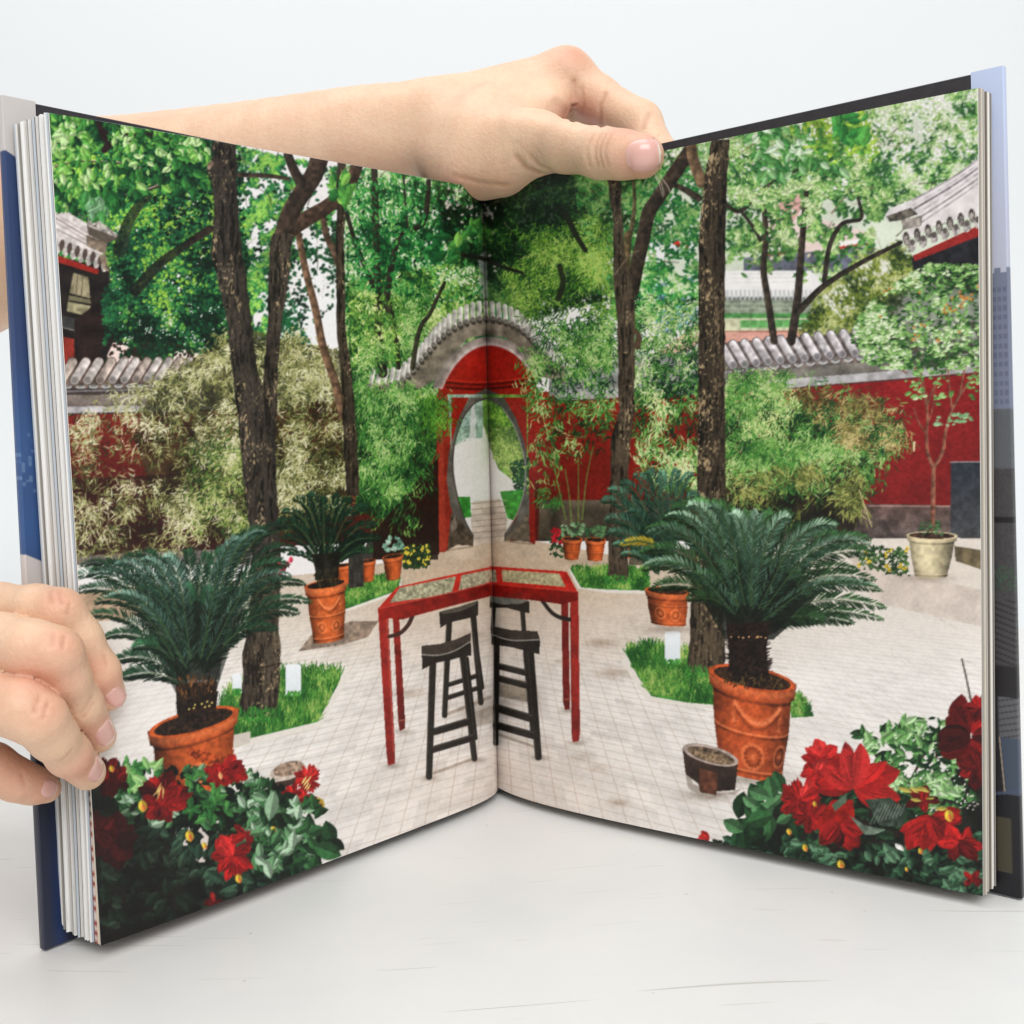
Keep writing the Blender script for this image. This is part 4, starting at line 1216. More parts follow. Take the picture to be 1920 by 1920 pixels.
    s.stroke([(1612, 920), (1622, 950), (1635, 988)], 2.5, 2, (200, 184, 130)); s.stroke([(1715, 830), (1714, 846)], 4, 3, (226, 214, 170))

    # ================= trunks
    DK, LT_ = (36, 31, 28), (92, 82, 70)
    br = dict(shade=.22, noise=N['n7'], amp=.3)
    # back trees
    s.stroke([(702, 310), (705, 420), (708, 540), (712, 640), (718, 700)], 12, 18, (46, 42, 34), **br)
    s.stroke([(650, 400), (672, 470), (700, 535), (712, 560)], 8, 10, (42, 40, 32), **br)
    s.stroke([(804, 340), (802, 380), (792, 420), (752, 443), (738, 480), (728, 540), (724, 580)], 9, 13, (44, 40, 34), **br)
    s.stroke([(757, 330), (762, 400), (766, 438)], 4, 5, (46, 44, 38)); s.stroke([(730, 570), (742, 630), (748, 690)], 12, 8, (44, 42, 32), **br)
    s.stroke([(834, 530), (820, 560), (806, 590), (790, 612), (780, 650), (774, 690)], 6, 10, (52, 50, 38), **br)
    s.stroke([(868, 478), (905, 485), (940, 500), (980, 512)], 9, 6, (30, 30, 24)); s.stroke([(1060, 400), (1080, 440), (1098, 470)], 12, 9, (34, 36, 26)); s.stroke([(1050, 500), (1056, 530), (1048, 560)], 10, 12, (34, 36, 26), .9)
    s.foliage([(655, 545), (760, 560), (745, 680), (660, 690)], 600, 10, .32, YG_, N['f2'], ang=1.2, spread=.9)
    s.foliage([(660, 330), (800, 345), (790, 560), (670, 540)], 700, 11, .42, MID[:4], N['f2'], ang=1.2, spread=.8)
    s.bamboo([(680, 640), (740, 640), (730, 690), (680, 700)], 260, 12, LIVE[2:], N['f2'], None, W=2)
    # slender slanting stems
    s.stroke([(560, 440), (574, 510), (592, 580), (606, 650), (628, 715), (644, 780)], 12, 17, (104, 80, 62), **br)
    s.stroke([(604, 392), (612, 440), (626, 470), (637, 500)], 11, 14, (84, 66, 54), **br)
    s.trunk([(300, 632, 648), (380, 631, 646), (475, 629, 645), (525, 630, 646), (625, 632, 649), (712, 640, 661), (790, 643, 667), (870, 646, 672), (930, 650, 674)], DK, (88, 74, 58), .2, .5, 1)
    # forked tree
    s.stroke([(670, 312), (655, 345), (622, 382), (580, 408), (545, 430), (525, 452)], 22, 34, (70, 54, 44), **br)
    s.stroke([(600, 296), (588, 330), (565, 365), (545, 400), (532, 440)], 34, 34, (62, 50, 42), **br)
    s.stroke([(540, 290), (552, 320), (566, 345)], 16, 20, (54, 44, 38), **br)
    s.stroke([(438, 328), (500, 330), (542, 336)], 9, 7, (58, 48, 40), **br)
    s.trunk([(438, 512, 552), (455, 507, 548), (500, 504, 544), (560, 502, 536), (600, 502, 528), (700, 495, 521), (775, 488, 519), (800, 485, 518)], DK, (94, 83, 71), .15, .75, 2)
    s.trunk([(250, 399, 441), (295, 393, 442), (312, 382, 443), (335, 397, 443), (400, 402, 447), (445, 398, 452), (478, 396, 455), (520, 407, 462), (600, 426, 472), (700, 436, 484), (770, 444, 506), (800, 447, 517), (900, 456, 518), (1000, 470, 525), (1060, 474, 527)], (36, 31, 28), (88, 79, 69), -.2, .8, 3)
    s.poly([(383, 306), (394, 296), (402, 308), (392, 320)], (150, 124, 104), .7, noise=N['n4'], amp=.3)
    s.stroke([(352, 458), (372, 444), (394, 430)], 13, 15, (44, 36, 32), **br); s.stroke([(255, 545), (300, 495), (352, 458)], 22, 14, (32, 30, 26), .8, **br)
    s.stroke([(225, 470), (240, 420), (262, 385), (280, 370)], 26, 12, (30, 32, 26), .7, **br)
    # right leaf trunks
    s.stroke([(1294, 284), (1262, 330), (1234, 372), (1216, 402), (1206, 450), (1196, 492), (1186, 545)], 26, 26, (58, 48, 40), **br)
    s.stroke([(1186, 300), (1190, 380), (1184, 430), (1176, 460)], 5, 10, (88, 78, 56), **br); s.stroke([(1178, 440), (1176, 490), (1171, 545)], 14, 9, (92, 78, 54), **br)
    s.trunk([(285, 1134, 1162), (340, 1139, 1164), (405, 1149, 1167), (492, 1150, 1172), (548, 1152, 1190), (605, 1157, 1190), (730, 1160, 1190), (770, 1160, 1190), (800, 1153, 1186), (828, 1145, 1183), (890, 1145, 1178), (1015, 1142, 1177), (1088, 1139, 1177)], (46, 38, 32), (112, 96, 78), .1, .6, 4)
    s.stroke([(1190, 620), (1198, 630), (1196, 650)], 8, 12, (84, 66, 52))
    s.stroke([(1296, 272), (1302, 305), (1316, 342)], 20, 22, (110, 88, 66), **br); s.stroke([(1262, 346), (1284, 356), (1310, 372)], 9, 14, (54, 46, 38), **br)
    s.trunk([(262, 1334, 1368), (330, 1322, 1364), (380, 1316, 1362), (455, 1310, 1360), (630, 1310, 1359), (740, 1309, 1359), (915, 1307, 1360), (1000, 1300, 1358), (1140, 1295, 1356), (1240, 1292, 1360), (1262, 1287, 1352)], (34, 28, 23), (96, 82, 64), -.15, 1.15, 5)
    # small trees before the halls
    s.stroke([(1434, 388), (1436, 450), (1432, 505), (1440, 560), (1452, 640)], 10, 14, (58, 50, 42), **br)
    s.stroke([(1516, 318), (1508, 410), (1502, 485), (1496, 560), (1484, 640)], 9, 17, (56, 48, 42), **br)
    s.stroke([(1498, 584), (1545, 537), (1615, 493), (1690, 455)], 13, 7, (52, 46, 38), **br)
    s.stroke([(1546, 528), (1556, 462), (1580, 420), (1615, 410), (1610, 372)], 10, 6, (50, 44, 38), **br)
    s.stroke([(1362, 385), (1390, 396), (1436, 352), (1500, 317), (1545, 306)], 8, 5, (50, 42, 36), **br); s.stroke([(1390, 396), (1415, 430), (1428, 455)], 6, 7, (52, 46, 38))
    for a, b, c_ in (((1440, 348), (1500, 352), (1560, 376)), ((1525, 310), (1580, 350), (1640, 352)), ((1445, 430), (1470, 400), (1500, 380)), ((1560, 400), (1600, 350), (1620, 330)), ((1362, 300), (1400, 280), (1440, 250)), ((1150, 520), (1180, 480), (1200, 470))):
        s.stroke([a, b, c_], 3, 1.6, (120, 104, 84), .85)
    s.foliage([(1370, 280), (1640, 300), (1680, 380), (1560, 400), (1400, 470)], 900, 14, .42, PALE[:5], N['f2'], N['f2'], 1.6, ang=.6, spread=.9)
    # near sprays of big leaves, top left
    BIG = [(20, 54, 32), (32, 84, 44), (52, 114, 54), (84, 146, 64), (122, 174, 80), (172, 200, 140)]
    for q in ([(92, 316), (150, 303), (225, 306), (245, 306)], [(100, 388), (160, 376), (230, 368), (296, 350)], [(296, 350), (280, 330), (262, 316)]):
        s.stroke(q, 3, 6, (66, 50, 40)); s.stroke([(x_, y_ - 1.5) for x_, y_ in q], 1.6, 2.2, (206, 196, 180), .8)
    s.stroke([(172, 222), (190, 245), (208, 268)], 14, 18, (42, 30, 28)); s.stroke([(285, 245), (250, 256), (210, 270), (196, 282)], 24, 12, (42, 30, 28)); s.stroke([(352, 262), (351, 300)], 3, 3, (150, 140, 110))
    s.stroke([(92, 252), (115, 232), (145, 222)], 3, 2, (70, 56, 44))
    s.foliage([(86, 200), (170, 215), (190, 270), (150, 300), (90, 300)], 420, 18, .52, BIG, N['f2'], ang=1.4, spread=.8, layers=3, two=.16)
    s.foliage([(190, 215), (330, 250), (400, 270), (390, 320), (300, 320), (220, 300)], 460, 16, .5, BIG, N['f2'], ang=1.3, spread=.8, two=.16)
    s.foliage([(92, 310), (240, 300), (300, 330), (260, 380), (150, 400), (92, 390)], 340, 18, .52, BIG, N['f2'], ang=1.5, spread=.7, two=.16)
    s.foliage([(150, 370), (220, 360), (215, 410), (165, 412)], 60, 24, .52, [(36, 96, 46), (60, 126, 58), (120, 160, 120)], N['f2'], ang=1.5, spread=.5, two=.16)
    s.foliage([(290, 325), (380, 310), (395, 360), (310, 370)], 70, 20, .52, BIG[:5], N['f2'], ang=1.3, spread=.6, two=.16)
    s.foliage([(620, 325), (660, 330), (655, 380), (610, 385)], 26, 26, .5, BIG[1:5], N['f2'], ang=1.3, spread=.7)
    s.foliage([(815, 445), (900, 410), (920, 440), (860, 490), (820, 490)], 30, 26, .5, BIG[1:5], N['f2'], ang=2.0, spread=.6)
    s.foliage([(1560, 205), (1620, 210), (1630, 265), (1570, 270)], 30, 30, .5, [(40, 104, 54), (60, 130, 62), (90, 160, 74)], N['f2'], ang=1.9, spread=.6)
    s.foliage([(1390, 250), (1500, 225), (1600, 330), (1420, 340)], 120, 21, .5, [(60, 116, 62), (90, 150, 76), (196, 214, 184)], N['f2'], ang=.6, spread=.8)

    # ================= shrub in the cream pot
    for q, w0, w1 in (([(1748, 1000), (1750, 940), (1751, 876)], 9, 8), ([(1751, 878), (1740, 850), (1738, 815), (1738, 762), (1716, 690)], 7, 3), ([(1751, 878), (1768, 848), (1774, 808), (1790, 760), (1834, 690)], 7, 4),
                      ([(1738, 815), (1722, 790), (1714, 766)], 4, 2), ([(1738, 765), (1755, 720), (1800, 660)], 4, 2), ([(1786, 770), (1780, 720), (1775, 640)], 4, 2), ([(1740, 760), (1728, 700), (1720, 650)], 4, 2), ([(1700, 700), (1660, 670), (1630, 660)], 3, 2), ([(1800, 740), (1810, 690), (1822, 660)], 4, 2), ([(1738, 800), (1748, 770), (1755, 720)], 3, 2)):
        s.stroke(q, w0, w1, (128, 84, 66), shade=.2, noise=N['n7'], amp=.25)
    s.poly([(1615, 640), (1640, 580), (1700, 540), (1760, 515), (1860, 510), (1860, 670), (1760, 690), (1660, 680)], (58, 72, 50), .55, noise=N['n12'], amp=.5)
    SH = [(40, 74, 38), (74, 118, 60), (116, 160, 86), (162, 196, 126), (210, 224, 184)]
    s.foliage([(1596, 640), (1620, 575), (1680, 530), (1740, 495), (1860, 495), (1860, 680), (1760, 700), (1650, 690)], 2100, 9.5, .5, SH, N['f2'], N['f1'], .7, ang=.1, spread=.5)
    s.foliage([(1600, 600), (1660, 560), (1700, 600), (1720, 690), (1620, 690)], 420, 10, .5, SH, N['f2'], N['f2'], 1, ang=.1, spread=.5)
    x, y = s.scatter([(1640, 540), (1840, 505), (1830, 640), (1660, 640)], 40, N['n20'], 6)
    s.leaves(x, y, 7, 4, r.uniform(0, 3, len(x)), (196, 124, 60))
    s.foliage([(1690, 680), (1840, 670), (1840, 760), (1770, 770), (1700, 730)], 90, 10, .5, SH[1:4], N['f2'], N['f2'], 2, ang=.1, spread=.5)
    s.foliage([(1750, 780), (1822, 776), (1822, 800), (1756, 800)], 26, 11, .55, [(120, 160, 110), (160, 192, 150)], N['n20'], ang=.1, spread=.4)
    s.foliage([(1700, 735), (1720, 732), (1740, 745), (1705, 750)], 10, 12, .5, SH[2:], N['n20'], ang=.1, spread=.4)
    s.foliage([(1600, 1020), (1700, 1030), (1705, 1080), (1620, 1070)], 240, 9, .5, [(30, 50, 30), (54, 84, 46), (90, 124, 70)], N['n12'])
    for fx, fy in ((1668, 1035), (1660, 1042), (1700, 1030), (1662, 1062), (1668, 1070), (1687, 1062), (1697, 1067), (1625, 1036), (1630, 1050), (1610, 1060)):
        s.leaves(fx + r.normal(0, 2, 5), fy + r.normal(0, 2, 5), 6, 4, r.uniform(0, 3, 5), (224, 190, 56)); s.leaves([fx], [fy], 3, 2.5, 0, (60, 30, 20))
    s.pot(1748, 1004, 46, 1746, 1080, 31, 0.02, 7, (226, 210, 170), .13, (), (), (60, 42, 34), side=-.1)
    s.foliage([(1725, 980), (1765, 975), (1768, 1002), (1728, 1002)], 50, 8, .5, [(50, 70, 44), (90, 124, 80)], N['n12'])

    # ================= lawn beds
    def lawn(pg, edge, tall=14, n=1800):
        s.poly(edge, (228, 220, 210)); s.poly(pg, (58, 120, 48), noise=N['n12'], amp=.3)
        x, y = s.scatter(pg, n)
        o_ = np.argsort(y); x, y = x[o_], y[o_]
        a = -math.pi / 2 + r.normal(0, .35, len(x)); l = tall * r.uniform(.6, 1.3, len(x))
        lt = N['f2'][y.astype(int), x.astype(int)] * .8 + r.normal(0, .2, len(x))
        s.leaves(x + np.cos(a) * l / 2, y + np.sin(a) * l / 2, l, 2.0, a, s.tones([(30, 78, 34), (50, 108, 44), (84, 142, 58), (140, 178, 86), (176, 186, 110)], lt), .05)
    lawn([(616, 1092), (640, 1082), (752, 1083), (745, 1108), (650, 1142), (604, 1142)], [(600, 1092), (640, 1082), (755, 1085), (750, 1112), (655, 1146), (600, 1148)], 10, 1500)
    lawn([(436, 1290), (540, 1262), (642, 1262), (634, 1284), (596, 1354), (440, 1392), (410, 1330)], [(430, 1290), (540, 1262), (662, 1262), (600, 1364), (440, 1404), (420, 1330)], 20, 3000)
    lawn([(1070, 1068), (1140, 1066), (1215, 1070), (1220, 1108), (1140, 1106), (1090, 1102)], [(1066, 1068), (1215, 1066), (1222, 1114), (1140, 1112), (1084, 1104)], 10, 1500)
    lawn([(1172, 1222), (1215, 1210), (1300, 1226), (1345, 1260), (1340, 1322), (1290, 1318), (1222, 1306), (1196, 1268)], [(1164, 1240), (1180, 1225), (1345, 1258), (1340, 1330), (1290, 1324), (1212, 1312), (1186, 1272)], 18, 2600)
    lawn([(1480, 1300), (1505, 1312), (1526, 1344), (1484, 1346)], [(1480, 1300), (1505, 1312), (1530, 1348), (1484, 1350)], 14, 300)
    # lower stems over the lawn
    s.trunk([(1060, 474, 527), (1130, 468, 524), (1170, 464, 522), (1225, 456, 527), (1240, 455, 527), (1250, 456, 526), (1300, 452, 522), (1345, 446, 520)], (40, 34, 29), (116, 102, 84), .2, 1.0, 6)
    s.stroke([(456, 1246), (490, 1252), (527, 1244)], 3, 3, (36, 26, 20), .8)
    s.trunk([(1000, 654, 682), (1100, 654, 682)], (48, 46, 42), (82, 76, 66), .2, .1, 7)
    s.trunk([(1000, 1143, 1177), (1050, 1141, 1177), (1090, 1139, 1178)], (52, 43, 36), (110, 96, 78), .1, .4, 8)
    x = r.uniform(1136, 1182, 60); s.leaves(x, r.uniform(1080, 1094, 60), 10, 2, -1.57 + r.normal(0, .3, 60), s.tones([(40, 110, 44), (90, 160, 64)], r.random(60)))
    x = r.uniform(444, 524, 110); s.leaves(x, r.uniform(1330, 1352, 110), 18, 2, -1.57 + r.normal(0, .35, 110), s.tones([(30, 96, 40), (84, 156, 60)], r.random(110)))
    s.trunk([(1130, 1296, 1354), (1200, 1294, 1358), (1262, 1288, 1352)], (48, 40, 32), (116, 100, 78), .2, .7, 9)
    x = r.uniform(1284, 1356, 80); s.leaves(x, r.uniform(1252, 1270, 80), 16, 2, -1.57 + r.normal(0, .35, 80), s.tones([(30, 96, 40), (84, 156, 60)], r.random(80)))
    for a, b, c_, d_ in ((536, 1246, 565, 1304), (436, 1264, 454, 1300), (1247, 1184, 1276, 1244)):
        s.poly([(a, b + 2), (a + 4, b), (c_ - 3, b), (c_, b + 3), (c_, d_), (a, d_)], (240, 243, 246), c2=(220, 228, 232))
        x = r.uniform(a, c_, 26); s.leaves(x, np.full(26, d_ - 2.), 15, 2, -1.57 + r.normal(0, .4, 26), s.tones([(40, 110, 44), (100, 170, 70)], r.random(26)))

    # ================= pots and plants near the gate
    TC = (196, 92, 44)
    s.poly([(752, 1030), (800, 1022), (808, 1060), (758, 1068)], (30, 44, 28), noise=N['n7'], amp=.4)
    s.foliage([(752, 1024), (806, 1018), (808, 1062), (756, 1068)], 130, 8, .5, [(34, 56, 34), (60, 92, 50)], N['n12'])
    for k in range(26):
        fx, fy = r.uniform(756, 804), r.uniform(1022, 1060); s.leaves(fx + r.normal(0, 1.5, 3), fy + r.normal(0, 1.5, 3), 5, 3.4, r.uniform(0, 3, 3), (220, 196, 70))
    s.foliage([(632, 1030), (700, 1010), (700, 1040), (640, 1048)], 60, 9, .5, [(30, 60, 36), (56, 96, 52)], N['n12'])
    s.pot(644, 1060, 17, 645, 1096, 13, -.16, 3, TC, .2, ()); s.pot(690, 1052, 15, 691, 1090, 10, -.16, 3, TC, .2, ())
    s.poly([(654, 1040), (682, 1040), (682, 1100), (654, 1104)], (52, 50, 46), noise=N['bark'], amp=.4)
    s.pot(737, 1043, 19, 738, 1086, 13, -.15, 4, TC, .2, ())
    s.foliage([(716, 1030), (730, 1006), (752, 1008), (760, 1030), (738, 1042)], 46, 9, .7, [(70, 110, 90), (130, 170, 146), (180, 206, 186)], N['n12'], fat=1.5)
    s.foliage([(1030, 1000), (1056, 990), (1056, 1046), (1030, 1040)], 60, 9, .5, [(26, 50, 32), (46, 80, 46)], N['n12'])
    s.leaves(r.normal(1045, 6, 14), r.normal(1003, 7, 14), 11, 7, r.uniform(0, 3, 14), s.tones([(150, 22, 30), (206, 40, 60)], r.random(14)))
    s.pot(1073, 1010, 19, 1072, 1048, 13, .03, 4, TC, .2, (.6,)); s.pot(1117, 1012, 19, 1116, 1050, 14, .03, 4, TC, .2, (.6,))
    s.foliage([(1052, 985), (1095, 982), (1096, 1006), (1055, 1006)], 60, 9, .55, [(50, 84, 56), (104, 140, 96), (160, 190, 150)], N['n12'])
    s.foliage([(1098, 990), (1136, 986), (1136, 1006), (1100, 1008)], 50, 9, .55, [(50, 84, 56), (94, 130, 86)], N['n12'])
    s.poly([(1178, 1020), (1186, 1020), (1184, 1046), (1178, 1048)], TC)
    s.leaves([533, 528, 540, 526, 546], [1066, 1072, 1058, 1060, 1050], 13, 8, r.uniform(0, 3, 5), s.tones([(190, 30, 60), (226, 70, 90)], r.random(5)))
    s.leaves([532], [1062], 6, 5, 0, (226, 196, 70))

    # ================= sago palms
    PD, PL_ = (10, 22, 18), (70, 112, 90)

    def palm(base, tips, n, L, droop, W, lit, dark=PD, light=PL_, up=.55, fwd=.62):
        for k, (tx, ty) in enumerate(tips):
            bx, by = base[0] + r.normal(0, 5), base[1] + r.normal(0, 4)
            dx, dy = tx - bx, ty - by
            ctrl = (bx + dx * (1 - up) , by + dy * 1.0 - abs(dx) * droop)
            ln = math.hypot(dx, dy)
            s.frond((bx, by), ctrl, (tx, ty), n, L * (0.75 + 0.4 * r.random()) * min(1, ln / 120), dark, light, lit * r.uniform(.5, 1.3), W, fwd)
    # back left
    palm((611, 1080), [(545, 990), (530, 960), (552, 938), (580, 930), (606, 934), (634, 930), (660, 938), (690, 952), (706, 985), (700, 1010), (530, 1010), (540, 1040), (690, 1035), (716, 1010), (520, 980)], 40, 20, .14, 2.4, .5, (8, 22, 16), (46, 96, 66))
    s.poly([(585, 1040), (640, 1035), (632, 1100), (598, 1100)], (22, 20, 16), .9, noise=N['n7'], amp=.5)
    s.poly([(585, 1190), (660, 1165), (710, 1165), (690, 1195), (640, 1210), (560, 1222)], (120, 100, 84), .75, noise=N['n7'], amp=.3)
    s.pot(611, 1095, 38, 617, 1200, 29, -.16, 8, (206, 100, 50), .16, (.52,), ((-.35, .72, .26), (.5, .72, .26)), (30, 22, 18), True, side=.1)
    s.foliage([(590, 1070), (640, 1066), (634, 1096), (596, 1100)], 60, 14, .2, [(14, 16, 12), (60, 56, 36)], N['n12'], ang=-1.5, spread=.5)
    # front left
    LPT = [(150, 1160), (138, 1112), (142, 1082), (176, 1066), (150, 1062), (232, 1048), (262, 1040), (312, 1052), (352, 1035), (392, 1044), (420, 1036), (470, 1010), (500, 996), (548, 990), (556, 1030), (540, 1060), (572, 1096), (584, 1130), (560, 1150), (520, 1180), (196, 1196), (214, 1240), (226, 1272), (250, 1215), (180, 1130), (300, 1110), (440, 1110), (260, 1110), (480, 1110), (350, 1100), (396, 1110)]
    s.poly([(270, 1150), (330, 1120), (410, 1110), (460, 1140), (430, 1220), (405, 1300), (335, 1310), (300, 1240)], (14, 20, 16), .55, noise=N['n20'], amp=.4)
    palm((366, 1300), LPT, 62, 31, .20, 2.5, .62, (10, 21, 14), (64, 118, 80))
    s.poly([(318, 1165), (370, 1125), (424, 1160), (412, 1275), (332, 1275)], (12, 17, 13), .6, noise=N['n12'], amp=.5)
    palm((366, 1296), [(215, 1060), (165, 1078), (265, 1052), (310, 1046), (500, 1000), (545, 1080), (450, 1014), (200, 1120)], 60, 27, .20, 2.1, .62, (12, 36, 25), (170, 204, 186))
    s.poly([(330, 1284), (408, 1278), (406, 1330), (332, 1345)], (34, 24, 18), .95, noise=N['n7'], amp=.6)
    x, y = s.scatter([(332, 1272), (404, 1266), (402, 1318), (336, 1326)], 150); s.leaves(x, y, 15, 2.4, -1.57 + (x - 366) / 90, s.tones([(24, 18, 14), (84, 56, 34), (150, 100, 56)], r.random(len(x)) ** 1.6))
    # back right
    palm((1248, 1095), [(1128, 940), (1140, 920), (1165, 908), (1190, 893), (1216, 888), (1240, 886), (1270, 884), (1300, 890), (1310, 930), (1136, 975), (1140, 1000), (1150, 1022), (1165, 1040), (1180, 960), (1290, 960)], 48, 24, .12, 2.4, .6, (12, 32, 24), (112, 162, 132))
    s.frond((1240, 1030), (1205, 1006), (1164, 1022), 30, 15, (150, 130, 40), (206, 190, 80), .8, 2.4)
    s.pot(1251, 1108, 40, 1254, 1170, 33, .08, 7, (206, 98, 50), .2, (.38,), ((-.4, .62, .26), (.4, .66, .26)), (60, 40, 26))
    # front right
    RPT = [(1245, 972), (1212, 992), (1202, 1036), (1206, 1068), (1224, 1104), (1262, 955), (1300, 944), (1336, 948), (1372, 958), (1402, 962), (1448, 966), (1484, 968), (1520, 990), (1572, 984), (1584, 1006), (1632, 1012), (1642, 1040), (1610, 1070), (1640, 1088), (1654, 1108), (1660, 1140), (1656, 1162), (1600, 1168), (1545, 1164), (1470, 1150), (1290, 1124), (1300, 1080), (1350, 1060), (1440, 1060), (1500, 1080)]
    s.poly([(1320, 1080), (1390, 1030), (1480, 1060), (1540, 1110), (1490, 1165), (1450, 1200), (1360, 1200), (1320, 1130)], (11, 18, 14), .75, noise=N['n20'], amp=.4)
    palm((1404, 1190), RPT, 62, 31, .18, 2.5, .72, (9, 21, 11), (86, 140, 80))
    s.poly([(1345, 1095), (1400, 1050), (1475, 1070), (1515, 1125), (1455, 1188), (1366, 1188)], (10, 15, 11), .68, noise=N['n12'], amp=.5)
    palm((1404, 1190), [(1250, 968), (1290, 950), (1215, 1000), (1208, 1060), (1570, 988), (1630, 1020), (1480, 972), (1375, 965), (1645, 1100), (1420, 966), (1330, 952)], 60, 28, .18, 2.1, .74, (12, 38, 24), (180, 212, 182))
    s.poly([(1362, 1170), (1448, 1165), (1438, 1210), (1440, 1275), (1370, 1280), (1366, 1210)], (30, 20, 16), noise=N['n4'], amp=.5)
    for k in range(80):
        yq = r.uniform(1180, 1275); sg = r.choice([-1, 1]); xq = 1404 + sg * 34
        s.stroke([(xq, yq), (xq + sg * r.uniform(4, 12), yq - r.uniform(0, 7))], 2.4, 1, (34, 24, 20), .9)
    s.leaves(r.uniform(1366, 1440, 9), 1195 + r.normal(0, 2, 9), 4, 3.6, 0, (206, 160, 110))

    # ================= big pots
    s.poly([(430, 1380), (470, 1372), (470, 1392), (440, 1404)], (206, 196, 184))
    s.pot(363, 1352, 82, 366, 1490, 62, -.26, 20, (198, 92, 44), .19, (.75,), ((.1, .62, .22),), (44, 30, 22), False, side=.2)
    s.poly([(330, 1318), (410, 1296), (404, 1340), (336, 1356)], (32, 24, 18), .9, noise=N['n4'], amp=.5)
    s.leaves(r.uniform(350, 404, 8), 1330 - (np.arange(8) * 2.), 4.5, 4, 0, (214, 190, 110))
    s.poly([(352, 1400), (372, 1406), (420, 1420), (440, 1404), (438, 1420), (410, 1436), (370, 1428), (352, 1412)], (140, 58, 26), .8, noise=N['n4'], amp=.5)
    s.pot(1411, 1270, 79, 1408, 1448, 60, .20, 20, (196, 88, 44), .16, (.52,), ((.05, .76, .30), (.82, .74, .26)), (50, 32, 22), True, side=-.05)
    s.poly([(1366, 1240), (1440, 1240), (1444, 1284), (1372, 1276)], (28, 20, 16), .95, noise=N['n4'], amp=.5)
    s.foliage([(1345, 1262), (1470, 1272), (1468, 1292), (1360, 1288)], 70, 10, .25, [(44, 30, 20), (110, 90, 50)], N['n12'], ang=-1.4, spread=.8)
    # low stone bowl
    s.poly([(1282, 1420), (1300, 1470), (1330, 1486), (1380, 1490), (1392, 1478), (1330, 1500), (1290, 1478)], (120, 104, 92), .5)
    s.poly([(1280, 1403), (1384, 1434), (1379, 1482), (1344, 1484), (1340, 1490), (1314, 1486), (1310, 1470), (1286, 1452)], (66, 50, 42), c2=(44, 32, 28), noise=N['n12'], amp=.2)
    s.poly([(1312, 1440), (1346, 1450), (1344, 1492), (1312, 1484)], (96, 58, 42), noise=N['n7'], amp=.2)
    s.poly(s.ellipse(1333, 1416, 54, 17, .27), (176, 158, 148), noise=N['n7'], amp=.12)
    s.poly(s.ellipse(1334, 1417, 46, 12.5, .27), (96, 80, 66), noise=N['n4'], amp=.35); s.poly(s.ellipse(1337, 1421, 38, 8, .27), (134, 112, 88), noise=N['n4'], amp=.25)
    # bowl behind the left flowers
    s.poly(s.ellipse(540, 1446, 34, 17, -.3), (196, 180, 166), noise=N['n7'], amp=.12); s.poly(s.ellipse(541, 1442, 29, 13, -.28), (156, 132, 114), noise=N['n4'], amp=.3)
    s.poly([(500, 1470), (545, 1462), (575, 1448), (570, 1462), (530, 1480), (504, 1490)], (66, 50, 42))

    # soft contact shade on the pavement beside pots and legs
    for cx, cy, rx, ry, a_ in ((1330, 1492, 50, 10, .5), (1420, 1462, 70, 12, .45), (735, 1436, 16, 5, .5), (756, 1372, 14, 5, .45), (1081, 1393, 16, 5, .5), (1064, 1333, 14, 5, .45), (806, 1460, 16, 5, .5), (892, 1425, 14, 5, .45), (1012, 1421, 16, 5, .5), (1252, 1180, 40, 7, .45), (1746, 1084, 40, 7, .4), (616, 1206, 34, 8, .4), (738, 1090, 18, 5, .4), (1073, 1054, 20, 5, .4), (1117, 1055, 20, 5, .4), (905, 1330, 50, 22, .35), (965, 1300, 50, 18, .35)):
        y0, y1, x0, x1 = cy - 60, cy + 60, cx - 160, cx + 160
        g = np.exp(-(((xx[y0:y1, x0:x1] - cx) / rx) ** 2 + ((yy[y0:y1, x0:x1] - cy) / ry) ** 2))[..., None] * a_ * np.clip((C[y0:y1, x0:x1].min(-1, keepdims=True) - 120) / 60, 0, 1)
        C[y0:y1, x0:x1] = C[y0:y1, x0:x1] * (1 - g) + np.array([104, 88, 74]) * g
    # ================= stools and table
    BK, BK2 = (40, 36, 32), (58, 54, 48)
    s.poly([(930, 1270), (985, 1276), (992, 1318), (935, 1306)], (120, 108, 92), .6, noise=N['n12'], amp=.3)
    s.poly([(885, 1340), (926, 1320), (926, 1355), (890, 1365)], (130, 116, 102), .4, noise=N['n12'], amp=.3)
    for q, w0 in (([(814, 1450), (886, 1424)], 5), ([(936, 1378), (1000, 1400)], 5), ([(838, 1340), (920, 1308)], 6)): s.stroke(q, w0, w0, (126, 108, 92), .55)

    def rung(a, b, w, c=BK): s.stroke([a, b], w, w, c); s.stroke([(a[0], a[1] - w * .38), (b[0], b[1] - w * .38)], 1.6, 1.6, (116, 110, 100), .6)

    def leg(a, b, w, c=BK):
        s.stroke([a, b], w, w * .92, c); s.stroke([(a[0] - w * .36, a[1]), (b[0] - w * .33, b[1])], 1.5, 1.5, (110, 104, 96), .45)
    # left leaf, back stool then front stool
    leg((843, 1160), (834, 1342), 11); leg((888, 1155), (902, 1318), 11); leg((886, 1155), (905, 1290), 8)
    rung((843, 1284), (893, 1268), 9); rung((842, 1308), (898, 1290), 9)
    s.poly([(824, 1148), (860, 1144), (897, 1127), (897, 1154), (886, 1158), (842, 1168), (826, 1178)], BK, noise=N['n12'], amp=.15)
    s.poly([(826, 1147), (862, 1138), (895, 1127), (893, 1134), (860, 1148), (830, 1152)], (84, 80, 70))
    leg((812, 1245), (805, 1457), 13); leg((868, 1230), (890, 1423), 12); leg((876, 1235), (893, 1385), 7)
